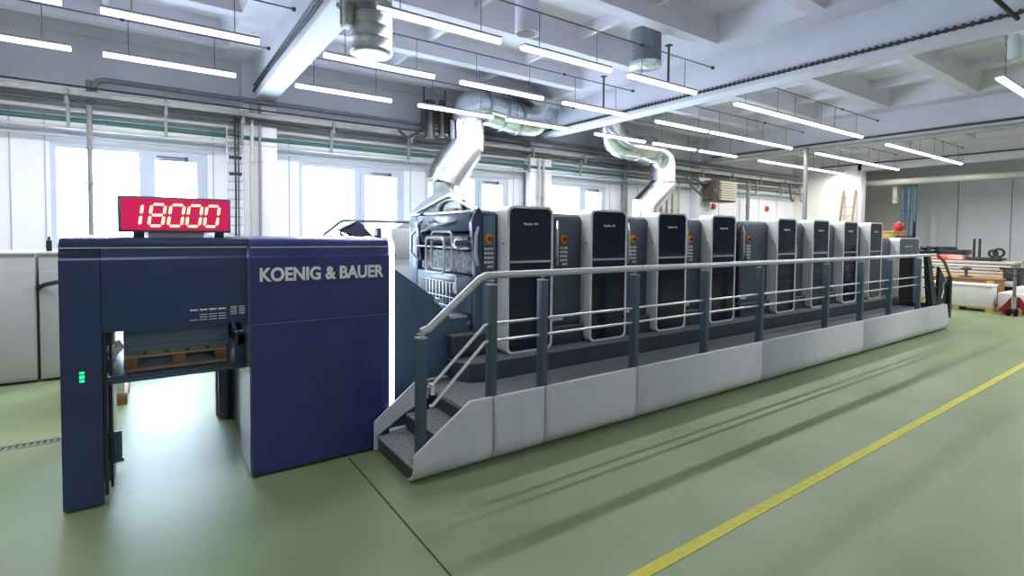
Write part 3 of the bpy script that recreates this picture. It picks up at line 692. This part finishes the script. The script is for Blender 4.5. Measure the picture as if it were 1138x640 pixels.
for k, (x, z0, z1) in enumerate(PX):
    b = MB(); b.box(x-.032, x+.032, YR-.035, YR+.035, z0, z1, .004); b.box(x-.045, x+.045, YR-.05, YR+.05, z0, z0+.012)
    po = b.build('post', M_post, rl)
    b = MB(); b.box(x-.033, x+.033, YR-.036, YR+.036, z1-.004, z1+.004); b.tube([(x, YR, z1), (x, YR, z1+.045)], .008, 6); b.box(x-.03, x+.03, YR-.015, YR+.015, z1+.025, z1+.033); b.build('saddle', M_rail, po)
b = MB(); b.box(1.60, 1.63, YR-.03, YR+.03, .60, .68, .006); b.build('rail_end', M_white, rl)

# ------------------------------------------------------------------ printing units
CAM_SCALE, CAM_SCALE_Z = 1.083, -.145  # units, valve rack, coating unit and feeder scaled about the camera
YD = 3.74; YS = 3.865
XD = [2.58, 3.58, 4.58, 5.575, 7.095, 8.10, 9.115, 10.11]
def button_panel(x, y, parent, estop=True):
    e = MB(); e.lathe([(.042, 0), (.042, -.012), (.037, -.016)], (x, y, 1.70), 'y', 16); eo = e.build('stop_button_base', M_orange, parent)
    e = MB(); e.lathe([(.015, -.012), (.015, -.03), (.025, -.034), (.025, -.05), (.014, -.058)], (x, y, 1.70), 'y', 14); e.build('stop_button', M_red, eo)
    p = MB(); p.box(x-.055, x+.055, y-.004, y, 1.40, 1.64, .002); po = p.build('button_panel', M_slate, parent)
    for j in range(5):
        for i in range(3):
            q = MB(); q.box(x-.047+i*.034, x-.021+i*.034, y-.012, y-.004, 1.600-j*.040, 1.623-j*.040, .002)
            q.build('push_button', M_button if not (j == 4 and i == 0) else M_red, po)
    return po
def make_unit(xd, guard, name, label, hx=0, ex=0):
    """guard: x where the side guard panel left of the door begins (None: no guard)"""
    t = thing('printing_unit', (xd, 4.6, .668), label, 'printing unit', 'printing units of the press')
    x0 = xd-.03 if guard is None else guard
    w = .485
    bd = MB(); bd.box(x0, xd+w+.02, YS+.03, 5.4, .67, 1.925, .02); bd.build('body', M_slate, t)
    cp = MB(); cp.box(x0, xd+w+.02, YS+.06, 5.35, 1.92, 1.95, .008); cp.build('top_cap', M_silver, t)
    o = rrect(xd-.018, xd+w+.018, .672, 1.995, .062); i = rrect(xd+.006, xd+w-.006, .690, 1.975, .052)
    fr = MB(); fr.ring(o, i, 'y', YD, YS+.02); fr.prism(o, 'y', YS+.02, YS+.06); fr.build('door_frame', M_frame, t)
    up = MB()
    q = [(xd+w-.006, 1.505)] + [p for p in rrect(xd+.006, xd+w-.006, .690, 1.975, .052) if p[1] > 1.3] + [(xd+.006, 1.505)]
    up.prism(q, 'y', YD+.006, YD+.03); u = up.build('upper_door', M_black, t)
    rr = rrect(xd+.006, xd+w-.006, .690, 1.975, .052); lowp = [p for p in rr if p[1] < 1.2]
    # order: right-bottom arc first, then left-bottom arc
    rb = [p for p in lowp if p[0] > xd+w/2]; lb = [p for p in lowp if p[0] <= xd+w/2]
    q = lb + rb + [(xd+w-.006, 1.485), (xd+.006, 1.485)]
    lo = MB(); lo.prism(q, 'y', YD+.008, YD+.03); lo.build('lower_door', M_black, t)
    br = MB(); br.box(xd+.008, xd+w-.008, YD+.001, YD+.012, 1.487, 1.503); br.build('door_bar', M_rail, t)
    text_mesh('lettering', 'Rapida 106', xd+.165, xd+.325, 1.820, 1.848, YD+.005, M_white, t, bold=.02, depth=.002)
    l = MB(); l.lathe([(.010, 0), (.010, .012)], (xd-.02, (YD+YS)/2, 1.66), 'x', 10)
    l.build('door_lock', M_blackm, t)
    if guard is not None:
        g = MB(); g.box(x0+.05, xd-.02, YS+.012, YS+.04, .86, 1.90, .006); g.build('guard_panel', M_slate, t)
        g = MB(); g.prism([(x0+.01, .86), (x0+.05, .86), (x0+.05, 1.90), (x0+.01, 1.86)], 'y', YS-.01, YS+.04); g.build('guard_edge', M_blackm, t)
        h = MB(); xh = hx; h.tube([(xh+.04, YS+.01, 1.87), (xh-.005, YS-.045, 1.79), (xh-.005, YS-.045, 1.53), (xh+.04, YS+.01, 1.45)], .013, 8); h.build('handle', M_rail, t)
        button_panel(ex, YS+.012, t)
        s = MB(); s.box(x0+.02, xd-.02, YS-.04, YS+.03, .668, .835, .004); s.build('foot_step', M_riser, t)
        s = MB(); s.box(x0+.02, xd-.02, YS-.045, YS+.03, .835, .848, .003); s.build('foot_step_tread', M_tread, t)
        s = MB(); s.box(x0+.08, x0+.22, YS+.0, YS+.012, .90, .93); s.build('sight_slot', M_rail, t)
    return t
ulab = ['printing unit with black door nearest the navy delivery, beside the open coating unit', 'second black-doored printing unit from the navy delivery',
        'third black-doored printing unit from the navy delivery', 'fourth black-doored printing unit from the delivery, before the wider gap',
        'fifth black-doored printing unit, just past the gap with exposed pipes', 'sixth black-doored printing unit from the navy delivery',
        'seventh printing unit, second last before the low feeder', 'last and farthest black-doored printing unit, beside the low feeder']
for k, x in enumerate(XD):
    g = None if k == 0 else (XD[k-1]+.52 if k != 4 else 6.33)
    make_unit(x, g, 'printing_unit', ulab[k], *((g+.105, g+.222) if g and k != 4 else (6.40, 6.58)))
# pipes and valves in the gap before the fifth unit
gp = thing('valve_rack', (6.4, 4.1, .668), 'rack of pipes and valves in the gap before the fifth printing unit', 'valve rack')
b = MB(); b.box(6.10, 6.32, 4.05, 5.3, .67, 1.90); b.build('back_plate', M_blackm, gp)
for k in range(5):
    b = MB(); z = 1.82-k*.16; b.tube([(6.12, 3.99, z), (6.20, 3.97, z+.05), (6.30, 3.99, z-.03)], .022, 8); b.lathe([(.04, 0), (.04, -.05)], (6.25, 3.97, z), 'y', 10); b.build('valve', M_chrome, gp)
b = MB(); b.tube([(6.16, 4.0, .70), (6.16, 4.0, 1.86)], .02, 8); b.tube([(6.28, 4.0, .70), (6.26, 3.99, 1.3), (6.30, 4.0, 1.86)], .016, 8); b.build('pipe', M_pipegrey, gp)

# open coating unit at the end of the row
cu = thing('coating_unit', (2.45, 4.6, .668), 'open coating unit with chrome loops and gabled silver hood', 'coating unit')
b = MB(); b.box(2.33, 2.545, YS+.03, YS+.09, .67, 1.93, .012); b.build('side_frame', M_slateblue, cu)
b = MB(); b.box(2.40, 2.53, YS+.018, YS+.03, .86, 1.90, .004); b.build('guard_panel', M_lightblue, cu)
b = MB(); b.box(2.33, 2.545, 5.10, 5.32, .67, 1.93, .012); b.build('far_frame', M_slateblue, cu)
b = MB(); b.box(2.47, 2.545, YS+.09, 5.10, .67, 1.92); b.build('back_wall', M_dark, cu)
b = MB(); b.box(2.33, 2.545, YS+.04, 5.3, 1.93, 1.955, .005); b.build('top_cap', M_silver, cu)
for y, s in ((YS+.0, 1), (4.98, 1)):
    b = MB(); b.prism([(2.285, 1.70), (2.27, 1.84), (2.32, 1.96), (2.345, 1.975), (2.38, 1.92), (2.38, 1.60), (2.35, 1.46), (2.32, 1.46)], 'y', y, y+.045); b.build('side_cheek', M_navy, cu)
b = MB(); b.box(2.28, 2.34, YS+.05, 4.98, 1.77, 1.92, .006); b.build('head_beam', M_navy, cu)
b = MB(); b.cyl((2.40, YS+.09, 1.70), (2.40, 5.10, 1.70), .065, 20); b.build('coating_roller', M_slateblue, cu)
b = MB(); b.cyl((2.42, YS+.09, 1.54), (2.42, 5.10, 1.54), .05, 20); b.build('metering_roller', M_blackm, cu)
b = MB(); b.box(2.26, 2.46, YS+.06, 5.02, 1.605, 1.622, .004); b.build('shelf', M_silver, cu)
b = MB(); b.box(2.36, 2.38, YS+.08, 5.05, 1.38, 1.58); b.build('doctor_plate', mat('mottled_steel', (.02, .025, .04), .5, vscale=20, col2=(.30, .35, .43)), cu)
b = MB(); b.box(2.32, 2.47, YS+.08, 5.08, 1.02, 1.36, .01); b.build('lower_panel', M_slateblue, cu)
b = MB(); b.box(2.30, 2.32, YS+.10, 4.9, 1.345, 1.365); b.build('panel_lip', M_chrome, cu)
def loop(y0, y1, z0, z1, x, r=.05, lean=.0):
    return [(x+lean*(z-z0), y, z) for y, z in rrect(y0, y1, z0, z1, r, 4)]
b = MB(); b.tube(loop(4.28, 4.66, 1.37, 1.70, 2.22), .013, 8, closed=True); b.build('chrome_loop', M_bright, cu)
b = MB(); b.tube(loop(4.20, 4.62, 1.40, 1.76, 2.26), .013, 8, closed=True); b.build('chrome_loop', M_bright, cu)
b = MB(); b.tube([(2.32, 3.98, 1.70), (2.26, 4.0, 1.70), (2.25, 4.10, 1.69), (2.25, 4.14, 1.65), (2.25, 4.10, 1.61), (2.30, 3.98, 1.61)], .016, 8); b.build('hook_handle', M_chrome, cu)
b = MB(); b.tube([(2.28, 4.95, 1.70), (2.24, 4.86, 1.84), (2.22, 4.72, 1.88), (2.22, 4.55, 1.80), (2.24, 4.30, 1.83), (2.28, 4.15, 1.86)], .014, 8); b.tube([(2.28, 4.85, 1.66), (2.23, 4.80, 1.76), (2.22, 4.6, 1.78)], .012, 8); b.build('hose', M_pipegrey, cu)
b = MB(); b.tube([(2.33, YS-.01, 1.80), (2.285, YS-.05, 1.73), (2.285, YS-.05, 1.57), (2.33, YS-.01, 1.47)], .014, 8); b.build('handle', M_rail, cu)
b = MB(); b.tube([(2.30, 5.0, 1.80), (2.26, 5.10, 1.72), (2.26, 5.10, 1.54), (2.30, 5.0, 1.46)], .014, 8); b.build('handle', M_rail, cu)
button_panel(2.455, YS+.018, cu)
b = MB()
for k in range(9): b.tube([(2.24, 4.12+k*.07, 1.10), (2.24, 4.12+k*.07, 1.30)], .010, 6)
for z in (1.08, 1.16, 1.30): b.tube([(2.24, 4.08, z), (2.24, 4.74, z)], .010, 6)
b.tube([(2.24, 4.08, 1.08), (2.24, 4.08, 1.36), (2.30, 4.08, 1.36)], .014, 6); b.build('wire_rack', M_chrome, cu)
b = MB(); b.box(2.20, 2.34, 4.06, 5.0, 1.00, 1.02); b.build('drip_tray', M_silver, cu)
# gabled hood
b = MB(); g0 = [(3.98, 1.955), (5.30, 1.955), (4.50, 2.14)]
b.prism([(3.96, 1.955), (5.32, 1.955), (5.02, 2.05), (4.75, 2.10), (4.40, 2.10)], 'x', 2.40, 2.45); b.prism([(4.30, 1.955), (5.60, 1.955), (5.30, 2.07), (4.95, 2.17), (4.62, 2.17)], 'x', 2.45, 2.52); b.build('hood', M_hood, cu)
b = MB(); b.prism([(3.97, 1.955), (4.0, 1.955), (4.47, 2.105), (4.47, 2.135)], 'x', 2.36, 2.41); b.prism([(4.47, 2.135), (4.47, 2.105), (5.27, 1.955), (5.31, 1.955)], 'x', 2.36, 2.41); b.build('hood_edge', M_frame, cu)
b = MB(); b.box(2.385, 2.40, 4.2, 4.75, 1.955, 2.06); b.build('hood_plate', M_slate, cu)
b = MB(); b.tube([(2.37, 4.22, 1.96)]+[(2.37, 4.45-.23*math.cos(a), 1.98+.09*math.sin(a)) for a in [PI*i/8 for i in range(9)]]+[(2.37, 4.68, 1.96)], .016, 8); b.build('hood_handle', M_rail, cu)
b = MB(); b.box(2.365, 2.385, 4.33, 4.52, 1.965, 1.985, .006); b.build('red_label', M_red, cu)

# feeder at the far end
fd = thing('press_feeder', (11.5, 4.6, 0), 'low dark feeder with white frame at the far press end', 'printing press section')
b = MB(); b.prism(rrect(10.62, 11.39, .668, 1.72, .08), 'y', 3.88, 5.3); b.build('body', M_slate, fd)
o = rrect(11.40, 12.40, .135, 1.735, .07); i = rrect(11.42, 12.38, .155, 1.715, .06)
b = MB(); b.ring(o, i, 'y', 3.74, 3.88); b.prism(o, 'y', 3.88, 3.92); b.build('frame', M_frame, fd)
b = MB(); b.prism(rrect(11.41, 12.39, .135, 1.72, .06), 'y', 3.92, 5.3); b.build('hopper', M_slate, fd)
b = MB(); b.box(11.43, 12.37, 3.78, 3.80, .16, 1.40); b.build('opening_shade', M_rubber, fd)  # flat black sheet standing in for the shade inside the opening
b = MB(); b.prism([(11.421, 1.40), (12.379, 1.40), (12.379, 1.66), (12.33, 1.714), (11.47, 1.714), (11.421, 1.66)], 'y', 3.738, 3.78); hp = b.build('head_panel', M_slate, fd)
text_mesh('lettering', 'Rapida 106', 11.65, 12.05, 1.54, 1.60, 3.737, M_rail, hp, bold=.02, depth=.003)
b = MB(); b.box(12.20, 12.37, 3.74, 3.80, .16, 1.40, .01); b.build('corner_post', M_slate, fd)

CAM_SCALE, CAM_SCALE_Z = 1.0, 0.0
# folding step gate at the platform end
fg = thing('folding_ladder', (11.9, 3.4, .5), 'black folded-up ladder with knobs at the far end of the walkway', 'ladder')
for y in (3.30, 3.44):
    b = MB(); b.prism([(11.38+(y-3.3)*3, 1.40), (11.54+(y-3.3)*3, 1.40), (11.98+(y-3.3)*2, .48), (11.72+(y-3.3)*2, .48)], 'y', y, y+.05); b.build('stile', M_blackm, fg)
for k in range(4):
    z = .62+k*.19; x = 11.85-(z-.48)*.40; b = MB(); b.box(x, x+.30, 3.33, 3.45, z, z+.025); b.build('rung', M_dark, fg)
for x, y in ((11.45, 3.36), (12.02, 3.36)):
    b = MB(); b.lathe([(.05, 0), (.08, .02), (.08, .06), (.04, .08), (.05, .12), (.02, .14)], (x, y, 1.44), 'z', 14); b.box(x-.16, x+.14, y-.03, y+.03, 1.43, 1.46); b.build('knob', M_blackm, fg)
b = MB(); b.tube([(11.95, 3.32, 1.42), (12.25, 3.30, 1.30), (12.62, 3.30, 1.0)], .025, 8); b.build('hose', M_crate, fg)
b = MB(); b.box(12.55, 12.66, 3.27, 3.36, .20, 1.0, .01); b.prism([(12.05, .50), (12.5, .50), (12.56, .82), (12.30, 1.05), (12.10, 1.2)], 'y', 3.32, 3.37); b.build('hinge_plate', M_blackm, fg)
b = MB(); b.tube([(12.1, 3.28, .6), (12.2, 3.28, .75), (12.15, 3.28, .85), (12.35, 3.28, .95)], .02, 8); b.build('latch', M_chrome, fg)

# ------------------------------------------------------------------ behind the delivery, left side
def cabinet(name, x0, x1, label):
    t = thing(name, ((x0+x1)/2, 8.2, 0), label, 'cabinet', 'grey cabinets at left')
    b = MB(); b.box(x0, x1, 7.87, 8.7, .03, 1.46, .008); b.build('body', M_cab, t)
    b = MB(); b.box(x0+.01, x1-.01, 7.855, 7.87, .06, 1.27, .003); b.build('door', M_cab, t)
    b = MB(); b.box(x0-.0, x1+.0, 7.85, 8.72, 1.46, 1.49, .006); b.build('top', M_cabtop, t)
    b = MB(); b.box(x0+.02, x1-.02, 7.95, 8.65, 0, .03); b.build('plinth', M_dark, t)
    return t
cabinet('control_cabinet', -3.9, -1.085, 'long pale grey cabinet at the left picture edge')
cabinet('control_cabinet', -1.06, -.48, 'pale grey cabinet mostly hidden behind the navy column')
b = MB(); b.tube([(-1.07, 7.86, 1.08), (-1.0, 7.8, 1.12), (-.85, 7.5, 1.17), (-.62, 6.9, 1.22), (-.40, 5.72, 1.25)], .025, 8); tag(b.build('power_cable', M_cable), 'black cable from the grey cabinets to the navy delivery', 'cable')
b = MB(); b.lathe([(.03, 0), (.03, .12), (.014, .14), (.014, .17)], (-.99, 8.1, 1.49), 'z', 12); tag(b.build('spray_bottle', M_blackm), 'small dark bottle on the grey cabinet top', 'bottle')
b = MB(); b.box(-.90, -.82, 8.05, 8.12, 1.49, 1.53, .01); tag(b.build('tape_roll', mat('cyan_plastic', (.05, .45, .6), .4)), 'small cyan item beside the dark bottle on the cabinet', 'tape')
# paper on a pallet behind the pile bay
p2 = thing('wooden_pallet', (-.44, 6.9, 0), 'worn low pallet under the white paper behind the delivery', 'pallet')
b = MB(); b.box(-.66, -.22, 6.4, 7.4, .09, .115); b.build('deck', M_wood, p2)
for y in (6.4, 6.85, 7.3): b = MB(); b.box(-.66, -.22, y, y+.1, 0, .09); b.build('runner', M_crate, p2)
b = MB(); b.box(-.64, -.24, 6.42, 7.38, .116, .62, .004); tag(b.build('paper_stack', M_paper), 'white paper stack on the worn pallet behind the delivery', 'paper stack')
b = MB()
for cx, w in ((-.10, .09), (.10, .08)):
    b.tube([(cx-w+w*2*t, 7.55, .14*math.cos(PI*(t-.5))*-1+.16) for t in [i/10 for i in range(11)]], .02, 8)
b.tube([(-.3, 7.55, .18), (.3, 7.55, .18)], .02, 8)
tag(b.build('floor_hose', M_cable), 'black hose sagging in loops behind the pile bay', 'hose')
b = MB(); b.tube([(.42, 7.45, .03), (.75, 7.45, .09), (.75, 7.75, .09), (.42, 7.75, .03)], .025, 6, closed=True); b.box(.40, .45, 7.43, 7.48, 0, .06)
tag(b.build('floor_frame', M_dark), 'low dark steel frame on floor behind the pile bay', 'frame')
# far-side handrail, camera box, small post behind the delivery top
fr_ = thing('far_handrail', (2.0, 6.0, 0), 'thin dark handrail on the far side behind the delivery top', 'railing')
b = MB(); b.tube([(1.35, 6.0, 1.52), (1.78, 6.0, 1.865), (1.82, 6.0, 1.88), (3.3, 6.0, 1.875)], .018, 8); b.build('rail', M_pipegrey, fr_)
for x in (1.40, 3.2): b = MB(); b.tube([(x, 6.0, 0), (x, 6.0, 1.56 if x < 2 else 1.87)], .018, 8); b.build('post', M_pipegrey, fr_)
cb = thing('inspection_camera', (1.90, 5.7, 1.70), 'tilted purple-grey camera box on the delivery top', 'camera')
b = MB(); b.prism([(1.66, 1.762), (1.80, 1.705), (2.0, 1.705), (1.88, 1.84), (1.85, 1.855)], 'y', 5.55, 5.72); b.build('casing', M_purple, cb)
b = MB(); b.prism([(1.655, 1.765), (1.85, 1.862), (1.82, 1.87), (1.635, 1.775)], 'y', 5.54, 5.73); b.build('lid', M_dark, cb)
b = MB(); b.tube([(1.68, 5.6, 1.77), (1.66, 5.6, 1.73), (1.70, 5.6, 1.70)], .012, 8); b.box(1.45, 2.05, 5.5, 5.74, 1.701, 1.712); b.build('mount', M_dark, cb)
b = MB(); b.box(2.06, 2.12, 5.60, 5.68, 1.55, 1.80, .012); b.box(2.06, 2.10, 5.58, 5.60, 1.70, 1.77); b.box(1.6, 2.12, 5.58, 5.70, 1.55, 1.60)
tag(b.build('signal_post', M_purple), 'short purple-grey post standing right of the camera box', 'post')
pc = thing('dryer_cabinet', (3.0, 7.2, 0), 'pale tall cabinet between the light strip and coating unit', 'cabinet')
b = MB(); b.box(2.80, 3.6, 7.0, 7.9, .0, 1.80, .01); b.build('body', M_cabtop, pc)
b = MB(); b.box(2.795, 3.55, 6.985, 7.0, 1.38, 1.77, .004); b.build('upper_door', M_cabtop, pc)
b = MB(); b.box(2.795, 3.55, 6.985, 7.0, .1, 1.26, .004); b.build('lower_door', M_cabtop, pc)
b = MB(); b.box(2.83, 2.85, 6.97, 6.985, 1.40, 1.43); b.build('lock', M_blackm, pc)
b = MB(); b.prism([(2.85, 1.80), (3.5, 1.80), (3.4, 1.88), (3.0, 1.88)], 'y', 7.05, 7.8); b.build('roof', M_silver, pc)

# ------------------------------------------------------------------ far right store, coordinates baked from image pixels on chosen depth planes
def pallet(x0, x1, y0, y1, label, z=0, m=M_woodyel):
    t = thing('wooden_pallet', ((x0+x1)/2, (y0+y1)/2, z), label, 'pallet', 'pallets in the store at right')
    b = MB(); b.box(x0, x1, y0, y1, z+.085, z+.11); b.build('deck', M_wood, t)
    for k in range(3):
        y = y0+(y1-y0-.12)*k/2
        b = MB(); b.box(x0, x1, y, y+.12, z, z+.085); b.build('runner', m, t)
    return t
pallet(16.1, 16.66, 3.42, 4.75, 'pallet under the squared white paper stack past the press end')
b = MB(); b.box(16.12, 16.62, 3.45, 4.72, .111, .58, .006); b.box(16.10, 16.64, 3.43, 4.74, .585, .64, .02)
for y in (3.95,): b.box(16.112, 16.125, y-.008, y+.008, .115, .57)
tag(b.build('paper_stack', M_paper), 'squared white paper stack with loose cover sheet past press end', 'paper stack')
pallet(16.9, 17.9, 5.05, 6.0, 'pallet under the white stack half hidden by the feeder')
b = MB(); b.box(16.92, 17.88, 5.08, 5.95, .111, .95, .008); tag(b.build('paper_stack', M_paper), 'white paper stack half hidden behind the feeder', 'paper stack')
b = MB(); b.box(17.0, 17.55, 3.50, 4.4, 0, .70, .006); b.box(16.98, 17.57, 3.48, 4.42, .70, .73)
tag(b.build('brown_crate', M_crate), 'brown wooden crate behind the white paper stack', 'crate')
b = MB(); b.box(16.978, 16.998, 3.58, 3.72, .35, .69, .004); tag(b.build('yellow_wrap', M_woodyel), 'yellow wrapping hanging at the edge of the brown crate', 'wrapping')
# boards in stacks
tb = thing('board_stack', (18.8, 4.6, 0), 'long stack of pale boards on yellow base in front of far wall', 'board stack')
b = MB(); b.box(18.4, 19.6, 3.55, 6.2, .55, .70, .006); b.build('base_board', M_woodyel, tb)
b = MB(); b.box(18.5, 19.5, 3.6, 6.1, 0, .55); b.build('trestle', M_crate, tb)
for k in range(5):
    b = MB(); y0 = 3.60+random.uniform(-.1, .15); b.box(18.42+random.uniform(0, .06), 19.5, y0, 6.1+random.uniform(-.2, .2), .705+k*.085, .77+k*.085, .004); b.build('board', M_woodpale if k % 2 == 0 else M_paper, tb)
b = MB(); b.box(18.6, 19.3, 4.62, 5.7, 1.13, 1.27, .01); tag(b.build('red_box', mat('red_white_box', (.65, .05, .05), .5, vscale=2.2, col2=(.75, .72, .70))), 'flat red and white box on the pale board stack', 'box')
b = MB(); b.box(18.6, 19.4, 4.60, 5.75, 1.275, 1.40, .01); b.box(18.65, 19.3, 4.9, 5.6, 1.40, 1.48, .01); tag(b.build('black_case', M_blackm), 'flat black case lying on the red and white box', 'case')
b = MB(); b.lathe([(.14, 0), (.14, .02), (.03, .04), (.03, .17), (.11, .2), (.11, .24), (.03, .26)], (17.3, 4.20, .73), 'z', 16); tag(b.build('clamp_stand', M_brown), 'small dark stand with round base on the brown crate', 'stand')
rs = thing('rod_stand', (19.0, 4.2, 1.13), 'dark base plate with two upright rods on the pale boards', 'stand')
b = MB(); b.box(18.7, 19.3, 3.82, 4.55, 1.13, 1.20, .01); b.build('base_plate', M_blackm, rs)
for y in (4.46, 4.34): b = MB(); b.tube([(19.0, y, 1.2), (19.0, y, 1.72)], .03, 8); b.build('rod', M_dark, rs)
b = MB()
for k, (y, z, r) in enumerate(((3.88, 1.345, .105), (4.0, 1.325, .085))):
    b.tube([(18.72+.02*k, y+r*math.cos(a), z+r*math.sin(a)) for a in [2*PI*i/20 for i in range(20)]], .03, 8, closed=True)
tag(b.build('cable_coil', M_cable), 'black cable coil on the dark base plate beside the rods', 'cable')
bmch = thing('black_machine', (18.2, 3.3, 0), 'black boxy machine with grey label right of the brown crate', 'machine')
b = MB(); b.box(17.7, 18.25, 3.28, 3.58, .30, .96, .02); b.build('body', M_blackm, bmch)
b = MB(); b.box(17.685, 17.7, 3.35, 3.53, .52, .66, .004); b.build('label_plate', M_button, bmch)
b = MB(); b.box(17.75, 18.2, 3.30, 3.56, 0, .30); b.build('base', M_dark, bmch)
tf = thing('steel_table', (18.9, 2.9, 0), 'grey steel table frame behind the pallet truck', 'table')
b = MB(); b.box(18.7, 19.6, 2.6, 3.40, 1.10, 1.15); b.build('top', M_pipegrey, tf)
for x in (18.72, 19.55):
    for y in (2.62, 3.34): b = MB(); b.box(x, x+.05, y, y+.05, 0, 1.10); b.build('leg', M_pipegrey, tf)
pallet(16.35, 17.4, 2.60, 3.40, 'pallet under the low white packs behind the pallet truck')
b = MB(); b.box(16.37, 17.38, 2.62, 3.38, .111, .46, .01); tag(b.build('paper_stack', M_paper), 'low white paper packs behind the red pallet truck', 'paper stack')
b = MB(); b.box(16.6, 17.3, 2.65, 3.15, .462, .60, .01); tag(b.build('paper_pack', M_paper), 'single white paper pack lying on the low packs', 'paper stack')
pj = thing('pallet_truck', (16.0, 3.0, 0), 'red hand pallet truck with grey handle at right', 'pallet truck')
b = MB(); b.box(16.05, 17.2, 2.76, 2.90, .05, .083, .008); b.box(16.05, 17.2, 3.10, 3.24, .05, .083, .008); b.build('forks', M_truck, pj)
b = MB(); b.prism([(2.70, .06), (2.84, .06), (2.90, .17), (3.10, .17), (3.16, .06), (3.30, .06), (3.24, .15), (3.06, .42), (2.94, .42), (2.76, .15)], 'x', 15.94, 16.04); b.build('yoke', M_truck, pj)
for y in (2.93, 3.05): b = MB(); b.lathe([(.085, 0), (.085, .05)], (15.82, y, .085), 'y', 16); b.build('wheel', M_rubber, pj)
b = MB(); b.cyl((15.87, 3.0, .12), (15.87, 3.0, .46), .045, 12); b.build('pump', M_chrome, pj)
b = MB(); b.tube([(15.85, 3.0, .44), (15.80, 2.99, 1.06)], .03, 10); b.build('drawbar', M_pipegrey, pj)
b = MB(); b.tube([(15.80, 2.73, 1.06), (15.80, 3.25, 1.06)], .022, 8); b.tube([(15.80, 2.99, .90), (15.80, 3.15, 1.01), (15.80, 3.23, 1.05)], .018, 8); b.tube([(15.80, 2.99, .90), (15.80, 2.83, 1.01), (15.80, 2.75, 1.05)], .018, 8); b.build('handle', M_blackm, pj)
# things rising behind the feeder
rk = thing('storage_rack', (14.05, 4.9, 0), 'grey storage cabinet hidden behind the feeder', 'cabinet')
b = MB(); b.box(13.56, 14.5, 4.4, 5.5, .05, 1.68, .01); b.build('body', M_cab, rk)
b = MB(); b.box(13.6, 14.45, 4.45, 5.45, 0, .05); b.build('plinth', M_dark, rk)
b = MB(); b.box(13.57, 14.3, 4.58, 5.2, 1.681, 1.85, .01); b.box(13.55, 14.32, 4.56, 5.22, 1.85, 1.885)
tag(b.build('wooden_tray', M_woodyel), 'yellow wooden tray showing above the feeder top', 'tray')
b = MB(); b.box(13.7, 14.2, 4.42, 4.56, 1.681, 1.72); b.box(13.72, 14.2, 4.42, 4.56, 1.74, 1.78); b.box(13.7, 13.74, 4.42, 4.56, 1.72, 1.74); b.box(14.1, 14.14, 4.42, 4.56, 1.72, 1.74)
tag(b.build('metal_bits', M_dark), 'small dark metal parts stacked right of the yellow tray', 'parts')
b = MB(); b.sphere((13.95, 4.60, 1.985), .105); tag(b.build('red_ball', M_red), 'bright red ball sitting on the yellow wooden tray', 'ball')
b = MB(); b.tube([(14.3, 4.42, 1.68), (14.3, 4.42, 2.1)], .03, 8); tag(b.build('black_rod', M_blackm), 'short black rod standing up right of the red ball', 'rod')

# ------------------------------------------------------------------ world, camera, colour
w = bpy.data.worlds.new('overcast_daylight'); scene.world = w; w.use_nodes = True
bg = w.node_tree.nodes['Background']; bg.inputs[0].default_value = (.64, .81, 1.0, 1); bg.inputs[1].default_value = 13.5

cam = bpy.data.cameras.new('camera'); co = bpy.data.objects.new('camera', cam); COL.objects.link(co)
yaw, pitch, roll = .961085804, .0343913016, .00929282439
F = Vector((math.cos(yaw)*math.cos(pitch), math.sin(yaw)*math.cos(pitch), -math.sin(pitch)))
R0 = Vector((math.sin(yaw), -math.cos(yaw), 0)); U0 = R0.cross(F)
R = R0*math.cos(roll)+U0*math.sin(roll); U = R.cross(F)
co.matrix_world = Matrix(((R.x, U.x, -F.x, 0), (R.y, U.y, -F.y, 0), (R.z, U.z, -F.z, 1.75), (0, 0, 0, 1)))
cam.sensor_width = 36; cam.lens = 573.265869/1138*36; cam.shift_y = -40.943734/1138; cam.clip_end = 200
scene.camera = co
scene.view_settings.view_transform = 'Standard'; scene.view_settings.look = 'None'; scene.view_settings.gamma = 1
scene.view_settings.use_curve_mapping = False
scene.view_settings.exposure = 1.22
scene.cycles.use_denoising = True
scene.cycles.max_bounces = 8; scene.cycles.diffuse_bounces = 4; scene.cycles.glossy_bounces = 4; scene.cycles.transparent_max_bounces = 8
scene.cycles.caustics_reflective = False; scene.cycles.caustics_refractive = False
scene.cycles.sample_clamp_indirect = 6
